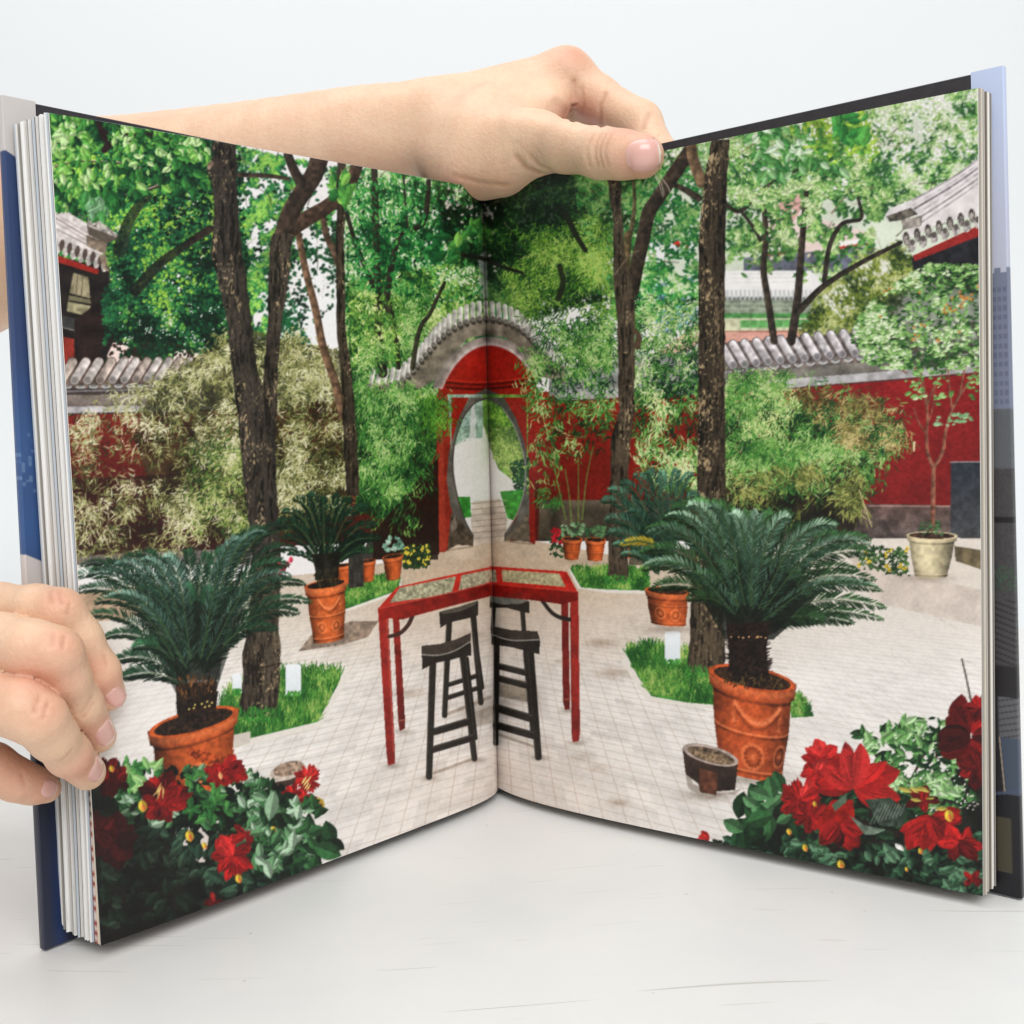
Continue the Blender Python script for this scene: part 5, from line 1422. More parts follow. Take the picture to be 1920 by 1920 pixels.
    rung((816, 1372), (880, 1353), 14); rung((812, 1406), (886, 1384), 13)
    s.poly([(791, 1212), (822, 1209), (855, 1200), (883, 1187), (884, 1230), (870, 1231), (845, 1238), (815, 1244), (792, 1256)], BK, noise=N['n12'], amp=.15)
    s.poly([(793, 1211), (825, 1208), (856, 1199), (882, 1188), (882, 1202), (850, 1222), (820, 1229), (792, 1228)], (62, 54, 48), noise=N['n12'], amp=.15)
    s.stroke([(792, 1228), (822, 1229), (852, 1221), (883, 1203)], 2, 2, (178, 172, 160), .9)
    # right leaf
    leg((927, 1130), (924, 1180), 8); leg((980, 1145), (987, 1240), 9); leg((988, 1240), (992, 1314), 7)
    s.poly([(919, 1118), (960, 1122), (993, 1128), (993, 1150), (980, 1148), (950, 1140), (919, 1140)], BK); s.poly([(919, 1118), (960, 1120), (992, 1127), (975, 1133), (940, 1134), (919, 1128)], (98, 98, 90), noise=N['n12'], amp=.2)
    leg((932, 1205), (930, 1394), 11); leg((994, 1215), (1010, 1420), 14); leg((985, 1225), (998, 1370), 8)
    rung((934, 1249), (986, 1262), 12); rung((934, 1272), (988, 1286), 12); rung((932, 1328), (998, 1348), 15); rung((931, 1360), (1002, 1380), 14)
    s.poly([(921, 1174), (960, 1184), (1008, 1184), (1013, 1199), (1012, 1227), (998, 1224), (960, 1214), (922, 1209)], BK, noise=N['n12'], amp=.15)
    s.poly([(922, 1174), (960, 1182), (1007, 1184), (1012, 1199), (970, 1202), (924, 1190)], (60, 54, 48)); s.stroke([(922, 1190), (960, 1201), (1012, 1200)], 2.2, 2.2, (176, 172, 164), .9)
    RD, RD2 = (150, 34, 28), (112, 26, 22)
    # table legs
    for q in ([(737, 1158), (749, 1158), (760, 1350), (760, 1366), (750, 1372), (747, 1352)], [(1053, 1130), (1066, 1130), (1069, 1312), (1069, 1330), (1060, 1332), (1056, 1316)]):
        s.poly(q, (128, 34, 28), c2=(104, 30, 26), noise=N['n20'], amp=.15)
    s.stroke([(747, 1352), (760, 1350)], 3, 3, (180, 120, 100), .7); s.stroke([(1056, 1312), (1070, 1312)], 3, 3, (190, 120, 100), .6)
    for q in ([(709, 1142), (728, 1150), (741, 1405), (741, 1432), (728, 1436), (725, 1410)], [(1070, 1112), (1085, 1110), (1088, 1375), (1086, 1390), (1074, 1392), (1072, 1372)]):
        s.poly(q, (160, 44, 36), c2=(120, 32, 28), noise=N['n20'], amp=.12)
    s.stroke([(726, 1155), (739, 1410)], 2, 2, (206, 120, 104), .6); s.stroke([(1070, 1140), (1073, 1375)], 2, 2, (96, 16, 14), .6)
    s.stroke([(774, 1155), (766, 1172), (750, 1188), (730, 1194)], 8, 7, (62, 40, 34)); s.stroke([(1018, 1128), (1034, 1148), (1050, 1158), (1068, 1162)], 7, 8, (44, 40, 36))
    # frame and stone panels
    s.poly([(709, 1142), (745, 1101), (830, 1082), (917, 1064), (917, 1098), (830, 1118), (720, 1146)], (186, 46, 36), noise=N['n20'], amp=.1)
    s.poly([(731, 1131), (749, 1103), (856, 1081), (848, 1111), (800, 1121)], (164, 160, 132), noise=N['grain'], amp=.35); s.poly([(860, 1108), (866, 1079), (917, 1069), (917, 1092), (890, 1102)], (164, 158, 132), noise=N['grain'], amp=.3)
    s.poly([(709, 1142), (850, 1110), (918, 1093), (918, 1119), (850, 1136), (775, 1156), (756, 1162), (730, 1160), (712, 1166)], (140, 32, 26), c2=(112, 26, 22), axis=0, noise=N['n12'], amp=.15)
    s.stroke([(710, 1142), (850, 1111), (918, 1094)], 2, 2, (206, 90, 74), .7)
    s.poly([(918, 1062), (1063, 1072), (1083, 1110), (918, 1096)], (184, 40, 32), noise=N['n20'], amp=.08)
    s.poly([(917, 1069), (930, 1069), (932, 1092), (917, 1091)], (166, 160, 134), noise=N['grain'], amp=.3); s.poly([(941, 1069), (1049, 1076), (1061, 1101), (943, 1091)], (172, 164, 128), noise=N['grain'], amp=.25)
    s.poly([(918, 1094), (1000, 1102), (1083, 1109), (1084, 1126), (1068, 1130), (1055, 1134), (1030, 1130), (1000, 1126), (918, 1118)], (146, 26, 20), c2=(104, 20, 16), noise=N['n12'], amp=.15)
    s.stroke([(918, 1095), (1083, 1110)], 2, 2, (206, 70, 56), .7)

    # ================= flowers in the foreground
    LEAF = [(12, 20, 14), (18, 36, 22), (28, 60, 34), (46, 88, 50), (82, 122, 82), (150, 174, 148)]
    REDS = [(46, 12, 12), (82, 16, 17), (122, 22, 22), (164, 30, 28), (196, 50, 48)]

    def bloom(cx, cy, R, n, tone, wid=.5, flat=.8, rot=0., arc=2 * math.pi):
        if cx < 900: R *= .86; tone -= .07
        a = rot + np.linspace(0, arc, n, endpoint=False) + r.normal(0, .12, n)
        l = R * r.uniform(.8, 1.15, n)
        t = np.clip(tone + r.normal(0, .14, n) - .12 * np.sin(a), 0, 1)
        o_ = r.permutation(n)
        for k in o_:
            c0 = s.tones(REDS, np.array([t[k]]))
            for q in range(5):
                aa = a[k] + r.normal(0, .13); ll = l[k] * r.uniform(.72, 1.04)
                ex, ey = cx + math.cos(aa) * ll * .52, cy + math.sin(aa) * ll * .52 * flat
                s.leaves([ex], [ey], ll, ll * wid * r.uniform(.55, 1.0), aa, c0 * (1 + r.normal(0, .13) + .05 * q - .1), .07, r.normal(0, .3), fat=r.uniform(1.1, 1.9))
            for q in range(7):
                aa = a[k] + r.normal(0, .16)
                ex, ey = cx + math.cos(aa) * l[k] * .5, cy + math.sin(aa) * l[k] * .5 * flat
                s.leaves([ex], [ey], l[k] * r.uniform(.4, .75), 1.6, aa, c0 * r.choice([.55, .7, 1.2, 1.35]), .05, r.normal(0, .5))

    def bud(x, y, q=14): s.leaves([x], [y], q * 1.5, q, 1.3, (206, 176, 60), .15, fat=1.5); s.leaves([x + 2], [y + 3], q, q * .5, 1.3, (214, 120, 60), .1)
    FL = [(86, 1440), (200, 1400), (330, 1420), (480, 1440), (560, 1470), (610, 1560), (650, 1555), (616, 1620), (600, 1700), (86, 1800)]
    s.poly([(86, 1470), (240, 1450), (330, 1480), (470, 1490), (590, 1540), (606, 1630), (600, 1700), (86, 1800)], (26, 30, 24), noise=N['n20'], amp=.5)
    s.poly([(330, 1560), (366, 1540), (392, 1570), (384, 1620), (340, 1626)], (214, 202, 194)); s.poly([(396, 1540), (412, 1536), (410, 1566)], (206, 196, 188))
    s.poly([(86, 1620), (260, 1620), (420, 1680), (560, 1640), (600, 1700), (86, 1800)], (26, 24, 22), .85, noise=N['n20'], amp=.3)
    s.foliage([(200, 1430), (300, 1440), (470, 1440), (560, 1500), (600, 1560), (590, 1640), (470, 1640), (420, 1560), (220, 1540)], 900, 22, .48, LEAF, N['f2'], jit=.2, two=.2)
    s.foliage([(140, 1520), (330, 1560), (560, 1600), (600, 1690), (200, 1740)], 420, 30, .52, [(14, 20, 16), (22, 36, 28), (34, 56, 42), (60, 86, 66)], N['f2'], jit=.15, two=.2)
    s.foliage([(230, 1425), (300, 1430), (300, 1480), (235, 1480)], 60, 22, .4, [(54, 110, 56), (90, 150, 80), (150, 190, 120)], N['f2'])
    s.foliage([(350, 1450), (430, 1440), (430, 1540), (350, 1540)], 60, 24, .4, [(44, 96, 48), (80, 140, 70)], N['f2'])
    bloom(210, 1460, 46, 8, .30); bloom(205, 1445, 34, 6, .28)
    bloom(305, 1500, 60, 10, .34, .42, 1.1, rot=math.pi, arc=2.9); bloom(300, 1510, 52, 8, .5, .5)
    s.leaves(300 + r.normal(0, 6, 7), 1482 + r.normal(0, 6, 7), 24, 2.4, -1.2 + r.normal(0, .3, 7), (214, 180, 110))
    bloom(215, 1578, 66, 9, .26, .62, .8); bloom(180, 1560, 52, 7, .28, .6)
    bloom(430, 1448, 42, 8, .72, .5); bloom(412, 1455, 34, 7, .6)
    s.leaves([414], [1455], 16, 8, 1.4, (230, 160, 110))
    bloom(580, 1462, 30, 13, .85, .34, 1.25); bloom(572, 1500, 28, 9, .7, .5); bloom(548, 1486, 22, 6, .62, .6)
    s.leaves(574 + r.normal(0, 4, 6), 1466 + r.normal(0, 5, 6), 18, 3, -1.0, (232, 210, 130))
    bloom(436, 1606, 50, 8, .74, .46, .95); bloom(464, 1566, 34, 5, .6, .5); bloom(402, 1690, 26, 4, .5)
    for q in ((268, 1512, 16), (356, 1568, 15), (515, 1560, 15), (600, 1508, 17), (448, 1648, 12), (384, 1586, 9), (210, 1442, 9)): bud(*q)
    s.foliage([(460, 1480), (600, 1500), (600, 1640), (480, 1640)], 150, 27, .5, LEAF[1:], N['f2'], two=.22)
    s.foliage([(440, 1490), (500, 1480), (540, 1520), (470, 1530)], 10, 46, .45, LEAF[3:], N['f2'], two=.16)
    s.foliage([(580, 1560), (645, 1545), (622, 1610), (590, 1610)], 14, 44, .6, LEAF[1:4], N['f2'], two=.2)
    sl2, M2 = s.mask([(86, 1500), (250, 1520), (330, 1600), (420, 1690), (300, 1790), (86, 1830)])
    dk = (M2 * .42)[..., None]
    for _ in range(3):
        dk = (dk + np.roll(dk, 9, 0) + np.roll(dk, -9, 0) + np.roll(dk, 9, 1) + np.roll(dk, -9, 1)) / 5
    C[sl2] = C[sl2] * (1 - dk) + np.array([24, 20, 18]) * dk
    # right cluster
    s.poly([(1420, 1530), (1480, 1500), (1560, 1520), (1700, 1500), (1860, 1400), (1860, 1700), (1600, 1640), (1400, 1600)], (28, 30, 24), noise=N['n20'], amp=.5)
    s.foliage([(1340, 1580), (1420, 1560), (1560, 1590), (1860, 1560), (1860, 1720), (1360, 1600)], 800, 23, .52, [(16, 22, 18), (26, 46, 32), (44, 78, 54), (86, 120, 92)], N['f2'], jit=.18, two=.2)
    s.foliage([(1400, 1470), (1470, 1465), (1500, 1560), (1380, 1590), (1370, 1560)], 46, 40, .6, LEAF[1:5], N['f2'], two=.2)
    BUSH = [(22, 46, 26), (40, 78, 42), (70, 118, 62), (110, 156, 90), (164, 196, 144)]
    for a, b in (((1630, 1395), (1690, 1500)), ((1700, 1480), (1740, 1400)), ((1660, 1420), (1720, 1480)), ((1760, 1380), (1750, 1480))): s.stroke([a, b], 4, 6, (58, 44, 34))
    s.foliage([(1600, 1370), (1680, 1350), (1780, 1345), (1800, 1420), (1840, 1470), (1780, 1560), (1680, 1500), (1640, 1420)], 640, 23, .38, BUSH, N['f2'], N['f2'], .8, ang=.4, spread=1.0, two=.18)
    x, y = s.scatter([(1680, 1420), (1800, 1400), (1840, 1520), (1720, 1540)], 70); s.leaves(x, y, 5, 3, r.uniform(0, 3, len(x)), (226, 218, 210))
    s.stroke([(1804, 1236), (1812, 1270), (1822, 1320)], 3, 3.5, (66, 60, 54))
    bloom(1822, 1380, 64, 10, .34, .62, 1.2); bloom(1838, 1330, 40, 6, .32, .5); bloom(1836, 1440, 46, 7, .34, .6)
    s.poly([(1500, 1520), (1530, 1470), (1600, 1480), (1700, 1490), (1720, 1560), (1560, 1600)], (34, 26, 20), noise=N['n12'], amp=.5)
    s.foliage([(1490, 1500), (1560, 1470), (1700, 1490), (1720, 1560), (1520, 1590)], 150, 24, .5, [(16, 26, 18), (28, 54, 34), (50, 84, 54)], N['f2'], two=.2)
    bloom(1540, 1425, 44, 8, .74, .6); bloom(1530, 1450, 34, 6, .8, .6)
    bloom(1500, 1500, 44, 13, .62, .34); bloom(1520, 1530, 40, 9, .55, .4)
    s.poly([(1530, 1550), (1560, 1500), (1600, 1500), (1608, 1580), (1592, 1590), (1560, 1580)], (150, 26, 20), noise=N['n12'], amp=.2)
    bloom(1600, 1480, 92, 7, .70, .46, .95, rot=math.pi * 1.02, arc=math.pi * 1.25)
    bloom(1575, 1540, 62, 5, .6, .6, 1.1, rot=.4, arc=2.2)
    bloom(1740, 1540, 70, 7, .52, .45, .6, rot=-.3, arc=3.4); bloom(1800, 1580, 46, 6, .5, .5, .7); bloom(1730, 1500, 36, 5, .42, .5, .6); bloom(1826, 1648, 26, 5, .5, .5, .6)
    s.poly([(1592, 1528), (1622, 1548), (1662, 1556), (1640, 1566), (1622, 1566)], (104, 120, 104), noise=N['n7'], amp=.3)
    s.poly([(1560, 1510), (1588, 1488), (1588, 1504), (1566, 1522)], (88, 106, 86)); s.poly([(1622, 1500), (1670, 1496), (1700, 1520), (1690, 1552), (1650, 1548)], (58, 70, 58), noise=N['n7'], amp=.3)
    for k in range(9): s.stroke([(1632 + k * 7, 1546 - k * 2), (1650 + k * 6, 1508)], 1.8, 1.2, (150, 160, 148), .7)
    for k in range(5): s.stroke([(1600 + k * 11, 1536 + k * 4), (1622 + k * 7, 1562)], 1.2, 1, (104, 114, 104), .7)
    bloom(1330, 1574, 24, 5, .9, .5, .6, rot=2.8, arc=1.6)
    for q in ((1480, 1560, 9), (1510, 1590, 10), (1577, 1622, 13), (1780, 1530, 16), (1726, 1596, 8), (1528, 1508, 7), (1700, 1630, 6)): bud(*q)
    s.foliage([(1690, 1480), (1740, 1480), (1770, 1520), (1710, 1520)], 9, 30, .3, [(150, 140, 60), (196, 180, 90)], N['f2'], ang=.2, spread=.3)
    s.leaves([1684, 1690], [1588, 1590], 16, 8, 1.0, (232, 230, 222))

    for q in ([(1216, 330), (1208, 345), (1204, 352)], [(1228, 328), (1240, 344), (1246, 366)], [(1234, 326), (1250, 346), (1258, 362)], [(1230, 330), (1238, 350), (1244, 370)]): s.stroke(q, 1.8, 1.2, (206, 196, 180), .9)
    # texture of the real scene under the flowers, leaves and walls: fine tonal break-up
    brk = 1 + (0.16 * (N['n4'] - .5) + 0.09 * (N['n7'] - .5) + 0.05 * (N['n20'] - .5)) * np.clip((236 - C.mean(-1)) / 130, 0, 1)
    C *= brk[..., None]
    # fold: narrow grey-brown band mixed into the print along the gutter
    g = np.exp(-((xx[:, 880:960] - (906 + (yy[:, 880:960] - 366) * .0235)) / 3.0) ** 2)[..., None] * .25
    C[:, 880:960] = C[:, 880:960] * (1 - g) + np.array([150, 140, 130]) * g
    gr = (N['grain'] - .5)[..., None] * 10 + r.normal(0, 2.5, (1920, 1920, 1)).astype(np.float32)
    C += gr
    out = np.clip(C / 255.0, 0, 1)
    out = np.clip(out + 0.06 * (out - 0.46) * np.sin(np.pi * out), 0, 1)        # the photograph's contrast
    # the press: slight softness and a little lifted black
    k = np.array([.2, .6, .2])
    for ax in (0, 1): out = k[0] * np.roll(out, 1, ax) + k[1] * out + k[2] * np.roll(out, -1, ax)
    return out
# ------------------------------------------------------------------ hands: smooth blended volumes -> one continuous skin
def smin(a, b, k):
    h = np.clip(0.5 + 0.5 * (b - a) / k, 0, 1)
    return b + (a - b) * h - k * h * (1 - h)


def cone(p, a, b, ra, rb):
    """distance to a tapered round segment"""
    ab = b - a; L2 = float(ab @ ab)
    pa = p - a
    t = np.clip((pa @ ab) / L2, 0, 1)
    t = t.astype(p.dtype)
    d = pa - t[..., None] * ab.astype(p.dtype)
    return np.sqrt((d * d).sum(-1)) - (ra + (rb - ra) * t)


def seg_dist(p, a, b):
    return cone(p, a, b, 0.0, 0.0)


class Body:
    """body: list of cones (palm, arm); fingers: list of chains"""
    def __init__(s, kb=0.012, kf=0.0012, kj=0.007):
        s.body = []; s.fingers = []; s.detail = []; s.kb, s.kf, s.kj = kb, kf, kj

    def bone(s, a, b, ra, rb):
        s.body.append((np.asarray(a, float), np.asarray(b, float), ra, rb))

    def limb(s, pts):
        for (a, ra), (b, rb) in zip(pts[:-1], pts[1:]): s.bone(a, b, ra, rb)

    def finger(s, pts, k=0.0035):
        s.fingers.append(([(np.asarray(a, float), np.asarray(b, float), ra, rb) for (a, ra), (b, rb) in zip(pts[:-1], pts[1:])], k))

    def arm(s, pts, k=0.0012, per=5):
        P = np.array([p for p, _ in pts]); R = np.array([r for _, r in pts])
        D = np.concatenate([P, R[:, None]], 1)
        q = np.concatenate([[2 * D[0] - D[1]], D, [2 * D[-1] - D[-2]]])
        out = []
        for i in range(1, len(q) - 2):
            for t in np.linspace(0, 1, per, endpoint=False):
                a, b, c, d = q[i - 1:i + 3]
                out.append(0.5 * (2 * b + (c - a) * t + (2 * a - 5 * b + 4 * c - d) * t * t + (3 * b - a - 3 * c + d) * t ** 3))
        out.append(D[-1])
        s.finger([(o[:3], float(o[3])) for o in out], k)

    def prims(s):
        return s.body + [c for f, _ in s.fingers for c in f]

    def base_eval(s, p):
        lo_, hi_ = p.min(0) - 0.03, p.max(0) + 0.03

        def near(c):
            r = max(c[2], c[3])
            return np.all(np.minimum(c[0], c[1]) - r < hi_) and np.all(np.maximum(c[0], c[1]) + r > lo_)
        d = np.full(len(p), 0.05)
        for c in s.body:
            if near(c): d = smin(d, cone(p, *c), s.kb)
        f = np.full(len(p), 0.05)
        for chain, k in s.fingers:
            g = None
            for c in chain:
                if near(c):
                    e = cone(p, *c); g = e if g is None else smin(g, e, k)
            if g is not None: f = smin(f, g, s.kf)
        return smin(d, f, s.kj)

    def eval(s, p):
        d = s.base_eval(p)
        for pts, w, amp in s.detail:
            lo_ = np.min(pts, 0) - 3 * w; hi_ = np.max(pts, 0) + 3 * w
            ix = np.nonzero((p[:, 0] > lo_[0]) & (p[:, 0] < hi_[0]) & (p[:, 2] > lo_[2]) & (p[:, 2] < hi_[2]) & (p[:, 1] > lo_[1]) & (p[:, 1] < hi_[1]))[0]
            if not len(ix): continue
            e = None
            for a, b in zip(pts[:-1], pts[1:]):
                q = seg_dist(p[ix], a, b); e = q if e is None else np.minimum(e, q)
            d[ix] += amp * np.exp(-(e / w) ** 2)
        return d

    def normal(s, p, h=0.0004):
        g = np.stack([s.eval(p + np.eye(3)[i] * h) - s.eval(p - np.eye(3)[i] * h) for i in range(3)], -1)
        return g / (np.linalg.norm(g, axis=-1, keepdims=True) + 1e-12)

    def cast(s, px, py):
        """point of the skin behind a measured point"""
        d = AX_F + AX_R * ((px - 960.0) / FPX) + AX_D * ((py - 960.0) / FPX)
        d = d / np.linalg.norm(d)
        t = 0.2
        for _ in range(120):
            e = float(s.base_eval((EYE + d * t)[None])[0])
            t += e * 0.8
            if abs(e) < 2e-5 or t > 1.2: break
        return EYE + d * t

    def line(s, pts, w, amp):
        p = np.asarray(pts, float)
        cum = np.concatenate([[0], np.cumsum(np.linalg.norm(np.diff(p, axis=0), axis=1))])
        n = max(2, int(cum[-1] / 5) + 1)
        q = [s.cast(np.interp(c, cum, p[:, 0]), np.interp(c, cum, p[:, 1])) for c in np.linspace(0, cum[-1], n)]
        s.detail.append((q, w, amp))

    def spot(s, px, py, w, amp):
        c = s.cast(px, py); s.detail.append(([c, c + 1e-5], w, amp))

    def mesh(s, res, sub=1):
        lo = np.min([np.minimum(c[0], c[1]) - max(c[2], c[3]) for c in s.prims()], 0) - 0.006
        hi = np.max([np.maximum(c[0], c[1]) + max(c[2], c[3]) for c in s.prims()], 0) + 0.006
        n = np.ceil((hi - lo) / res).astype(int) + 1
        ax = [lo[i] + res * np.arange(n[i]) for i in range(3)]

        def accum(prims, k, pad):
            d = np.full(n, 0.03, np.float32)
            for c in prims:
                r = max(c[2], c[3]) + pad
                a = np.maximum(np.floor((np.minimum(c[0], c[1]) - r - lo) / res).astype(int), 0)
                b = np.minimum(np.ceil((np.maximum(c[0], c[1]) + r - lo) / res).astype(int) + 1, n)
                g = np.stack(np.meshgrid(*[ax[i][a[i]:b[i]] for i in range(3)], indexing='ij'), -1).astype(np.float32)
                e = cone(g, *c)
                sl = tuple(slice(a[i], b[i]) for i in range(3))
                d[sl] = smin(d[sl], e, k)
            return d
        D = accum(s.body, s.kb, 0.02)
        Ff = None
        for chain, k in s.fingers:
            g = accum(chain, k, 0.012)
            Ff = g if Ff is None else smin(Ff, g, s.kf)
        D = smin(D, Ff, s.kj)
        # surface nets
        sg = D < 0
        n1 = [k - 1 for k in n]
        corners = [(i, j, k) for i in (0, 1) for j in (0, 1) for k in (0, 1)]
        cnt = np.zeros(n1, np.int8)
        for i, j, k in corners:
            cnt += sg[i:i + n1[0], j:j + n1[1], k:k + n1[2]]
        act = (cnt > 0) & (cnt < 8)
        ids = np.full(n1, -1, np.int64)
        I = np.argwhere(act)
        ids[act] = np.arange(len(I))
        acc = np.zeros((len(I), 3)); num = np.zeros(len(I))
        vals = {c: D[I[:, 0] + c[0], I[:, 1] + c[1], I[:, 2] + c[2]].astype(float) for c in corners}
        for c in corners:
            for axis in range(3):
                if c[axis] == 0:
                    e = list(c); e[axis] = 1; e = tuple(e)
                    a, b = vals[c], vals[e]
                    mk = (a < 0) != (b < 0)
                    t = np.where(mk, a / np.where(mk, a - b, 1), 0)
                    pt = np.array(c, float)[None].repeat(len(I), 0); pt[:, axis] += t
                    acc[mk] += pt[mk]; num[mk] += 1
        V = lo + res * (I + acc / num[:, None])
        Fs = []
        for axis in range(3):
            u, w = [(1, 2), (2, 0), (0, 1)][axis]
            sl0 = [slice(None)] * 3; sl1 = [slice(None)] * 3
            sl0[axis] = slice(0, -1); sl1[axis] = slice(1, None)
            ch = sg[tuple(sl0)] != sg[tuple(sl1)]
            E = np.argwhere(ch)
            E = E[(E[:, u] > 0) & (E[:, w] > 0) & (E[:, u] < n1[u]) & (E[:, w] < n1[w])]
            inside = sg[E[:, 0], E[:, 1], E[:, 2]]
            def cell(du, dw):
                q = E.copy(); q[:, u] += du; q[:, w] += dw
                return ids[q[:, 0], q[:, 1], q[:, 2]]
            q = np.stack([cell(-1, -1), cell(0, -1), cell(0, 0), cell(-1, 0)], 1)
            q[~inside] = q[~inside][:, ::-1]
            Fs.append(q)
        F = np.concatenate(Fs)
        F = F[(F >= 0).all(1)]
        for _ in range(2): V = s.snap(V)
        for _ in range(sub):
            V, F = subdivide(V, F)
            V = s.snap(V)
        return V, F

    def snap(s, V):
        out = np.empty_like(V)
        cellk = np.floor(V / 0.03).astype(np.int64)
        order = np.lexsort((cellk[:, 1], cellk[:, 2], cellk[:, 0]))
        kk = cellk[order]
        cut = np.nonzero(np.any(kk[1:] != kk[:-1], 1))[0] + 1
        for ix in np.split(order, cut):
            p = V[ix]
            h = 0.0003
            d = s.eval(p)
            g = np.stack([s.eval(p + np.eye(3)[k] * h) - d for k in range(3)], -1) / h
            g2 = np.maximum((g * g).sum(-1), 0.2)
            st = np.clip(d / g2, -0.0015, 0.0015)
            out[ix] = p - g * st[:, None]
        return out


def subdivide(V, F):
    n = len(V)
    E = np.concatenate([np.stack([F[:, i], F[:, (i + 1) % 4]], 1) for i in range(4)])
    E.sort(1)
    key = E[:, 0] * n + E[:, 1]
    uk, inv = np.unique(key, return_inverse=True)
    em = (V[uk // n] + V[uk % n]) / 2
    fc = V[F].mean(1)
    m_ = len(F)
    e = [n + inv[i * m_:(i + 1) * m_] for i in range(4)]
    c = n + len(uk) + np.arange(m_)
    Q = [np.stack([F[:, i], e[i], c, e[(i + 3) % 4]], 1) for i in range(4)]
    return np.concatenate([V, em, fc]), np.concatenate(Q)


def skin_material():
    M = Mat('skin', rough=0.46, spec=0.42)
    a = M.n('ShaderNodeVertexColor', layer_name='ink')
    tc = M.n('ShaderNodeTexCoord')
    n1 = M.n('ShaderNodeTexNoise', i_Scale=55.0, i_Detail=4.0, i_Roughness=0.6)
    M.l(tc.outputs['Object'], n1.inputs['Vector'])
    r = M.ramp(n1.outputs['Fac'], [(0.3, (0.95, 0.89, 0.86, 1)), (0.7, (1.04, 1.04, 1.02, 1))])
    c = M.mix(1.0, a.outputs['Color'], r.outputs['Color'], 'MULTIPLY')
    n2 = M.n('ShaderNodeTexNoise', i_Scale=420.0, i_Detail=3.0)
    M.l(tc.outputs['Object'], n2.inputs['Vector'])
    r2 = M.ramp(n2.outputs['Fac'], [(0.35, (0.95, 0.93, 0.91, 1)), (0.6, (1, 1, 1, 1))])
    c = M.mix(0.6, c, r2.outputs['Color'], 'MULTIPLY')
    M.l(c, M.b.inputs['Base Color'])
    M.b.inputs['Subsurface Weight'].default_value = 0.14
    M.b.inputs['Subsurface Radius'].default_value = (1.0, 0.35, 0.2)
    M.b.inputs['Subsurface Scale'].default_value = 0.004
    v = M.n('ShaderNodeTexVoronoi', i_Scale=850.0)
    M.l(tc.outputs['Object'], v.inputs['Vector'])
    ad = M.n('ShaderNodeMath', operation='MULTIPLY_ADD')
    M.l(v.outputs['Distance'], ad.inputs[0]); ad.inputs[1].default_value = 0.5
    M.l(n2.outputs['Fac'], ad.inputs[2])
    M.bump(ad.outputs[0], 0.32, 0.0006)
    return M.m


def nail_material():
    M = Mat('fingernail', srgb(226, 172, 160), 0.2, 0.5)
    a = M.n('ShaderNodeVertexColor', layer_name='ink')
    M.l(a.outputs['Color'], M.b.inputs['Base Color'])
    M.b.inputs['Subsurface Weight'].default_value = 0.15
    M.b.inputs['Subsurface Radius'].default_value = (1.0, 0.4, 0.3)
    M.b.inputs['Subsurface Scale'].default_value = 0.002
    M.b.inputs['Coat Weight'].default_value = 0.3
    M.b.inputs['Coat Roughness'].default_value = 0.18
    return M.m


SKIN, NAIL = skin_material(), nail_material()
SKIN_BASE = np.array([229, 194, 165]) / 255.0
SKIN_RED = np.array([214, 142, 122]) / 255.0


def skin_object(name, label, body, res, blush, origin, sub=1):
    V, F = body.mesh(res, sub)
    root = empty(name, label, 'person', origin)
    o = mesh_obj('skin', V - np.array(origin), F, SKIN, root)
    red = np.zeros(len(V)); line = np.zeros(len(V))
    for c, r, amt in blush:
        d = np.linalg.norm(V - c, axis=1)
        red = np.maximum(red, amt * np.exp(-(d / r) ** 2))
    for pts, w, amp in body.detail:
        if amp > 0 and w < 0.002:
            e = None
            for a, b in zip(pts[:-1], pts[1:]):
                q = seg_dist(V, a, b); e = q if e is None else np.minimum(e, q)
            line = np.maximum(line, min(0.6, amp * 700) * np.exp(-(e / (w * 0.8)) ** 2))
    c = SKIN_BASE * (1 - red[:, None]) + SKIN_RED * red[:, None]
    c = c * (1 - line[:, None]) + np.array([172, 118, 92]) / 255.0 * line[:, None]
    set_color(o, lin(c))
    return root, o


def nail(body, skin, origin, px, py, tx, ty, wx, wy, L, Wd, free=0.12):
    """nail: centre pixel, tip-ward pixel, side pixel; conforms to the finger"""
    c = body.cast(px, py)
    n = body.normal(c[None])[0]
    tdir = body.cast(tx, ty) - c; tdir -= n * (tdir @ n); tdir /= np.linalg.norm(tdir)
    wdir = np.cross(n, tdir)
    na, nb = 33, 29
    u, v = np.meshgrid(np.linspace(-1, 1, na), np.linspace(-1, 1, nb), indexing='ij')
    u, v = u.ravel(), v.ravel()
    e = np.where(u < 0, 2.3, 2.9)                      # rounded cuticle, squarer tip
    lim = np.maximum(1 - np.abs(u) ** e, 0) ** (1 / e)
    V = c + tdir * (u * L / 2)[:, None] + wdir * (v * lim * Wd / 2)[:, None] + n * 0.004
    for _ in range(14): V = V - n * (body.base_eval(V) * 0.7)[:, None]
    edge = np.maximum(np.abs(u), np.abs(v))
    lift = 0.00050 * (1 - edge ** 6) - 0.0002 * edge ** 6 + 0.0006 * np.clip(u - 0.75, 0, 1) / 0.25
    V = V + n * lift[:, None]
    C = np.tile(np.array([232, 178, 166]) / 255., (len(u), 1))
    t = smooth01(u, 0.80, 0.90)[:, None]; C = C * (1 - t) + np.array([240, 222, 206]) / 255. * t
    t = 0.4 * smooth01(-u, 0.72, 0.95)[:, None]; C = C * (1 - t) + np.array([238, 205, 192]) / 255. * t
    F = grid_faces(na, nb)[:, ::-1]
    o = mesh_obj('fingernail', np.array(V) - np.array(origin), F, NAIL, skin)
    set_color(o, lin(np.array(C)))
    fix_normals(o)
    sd = o.modifiers.new('thick', 'SOLIDIFY'); sd.thickness = 0.0004; sd.offset = -1
    return o


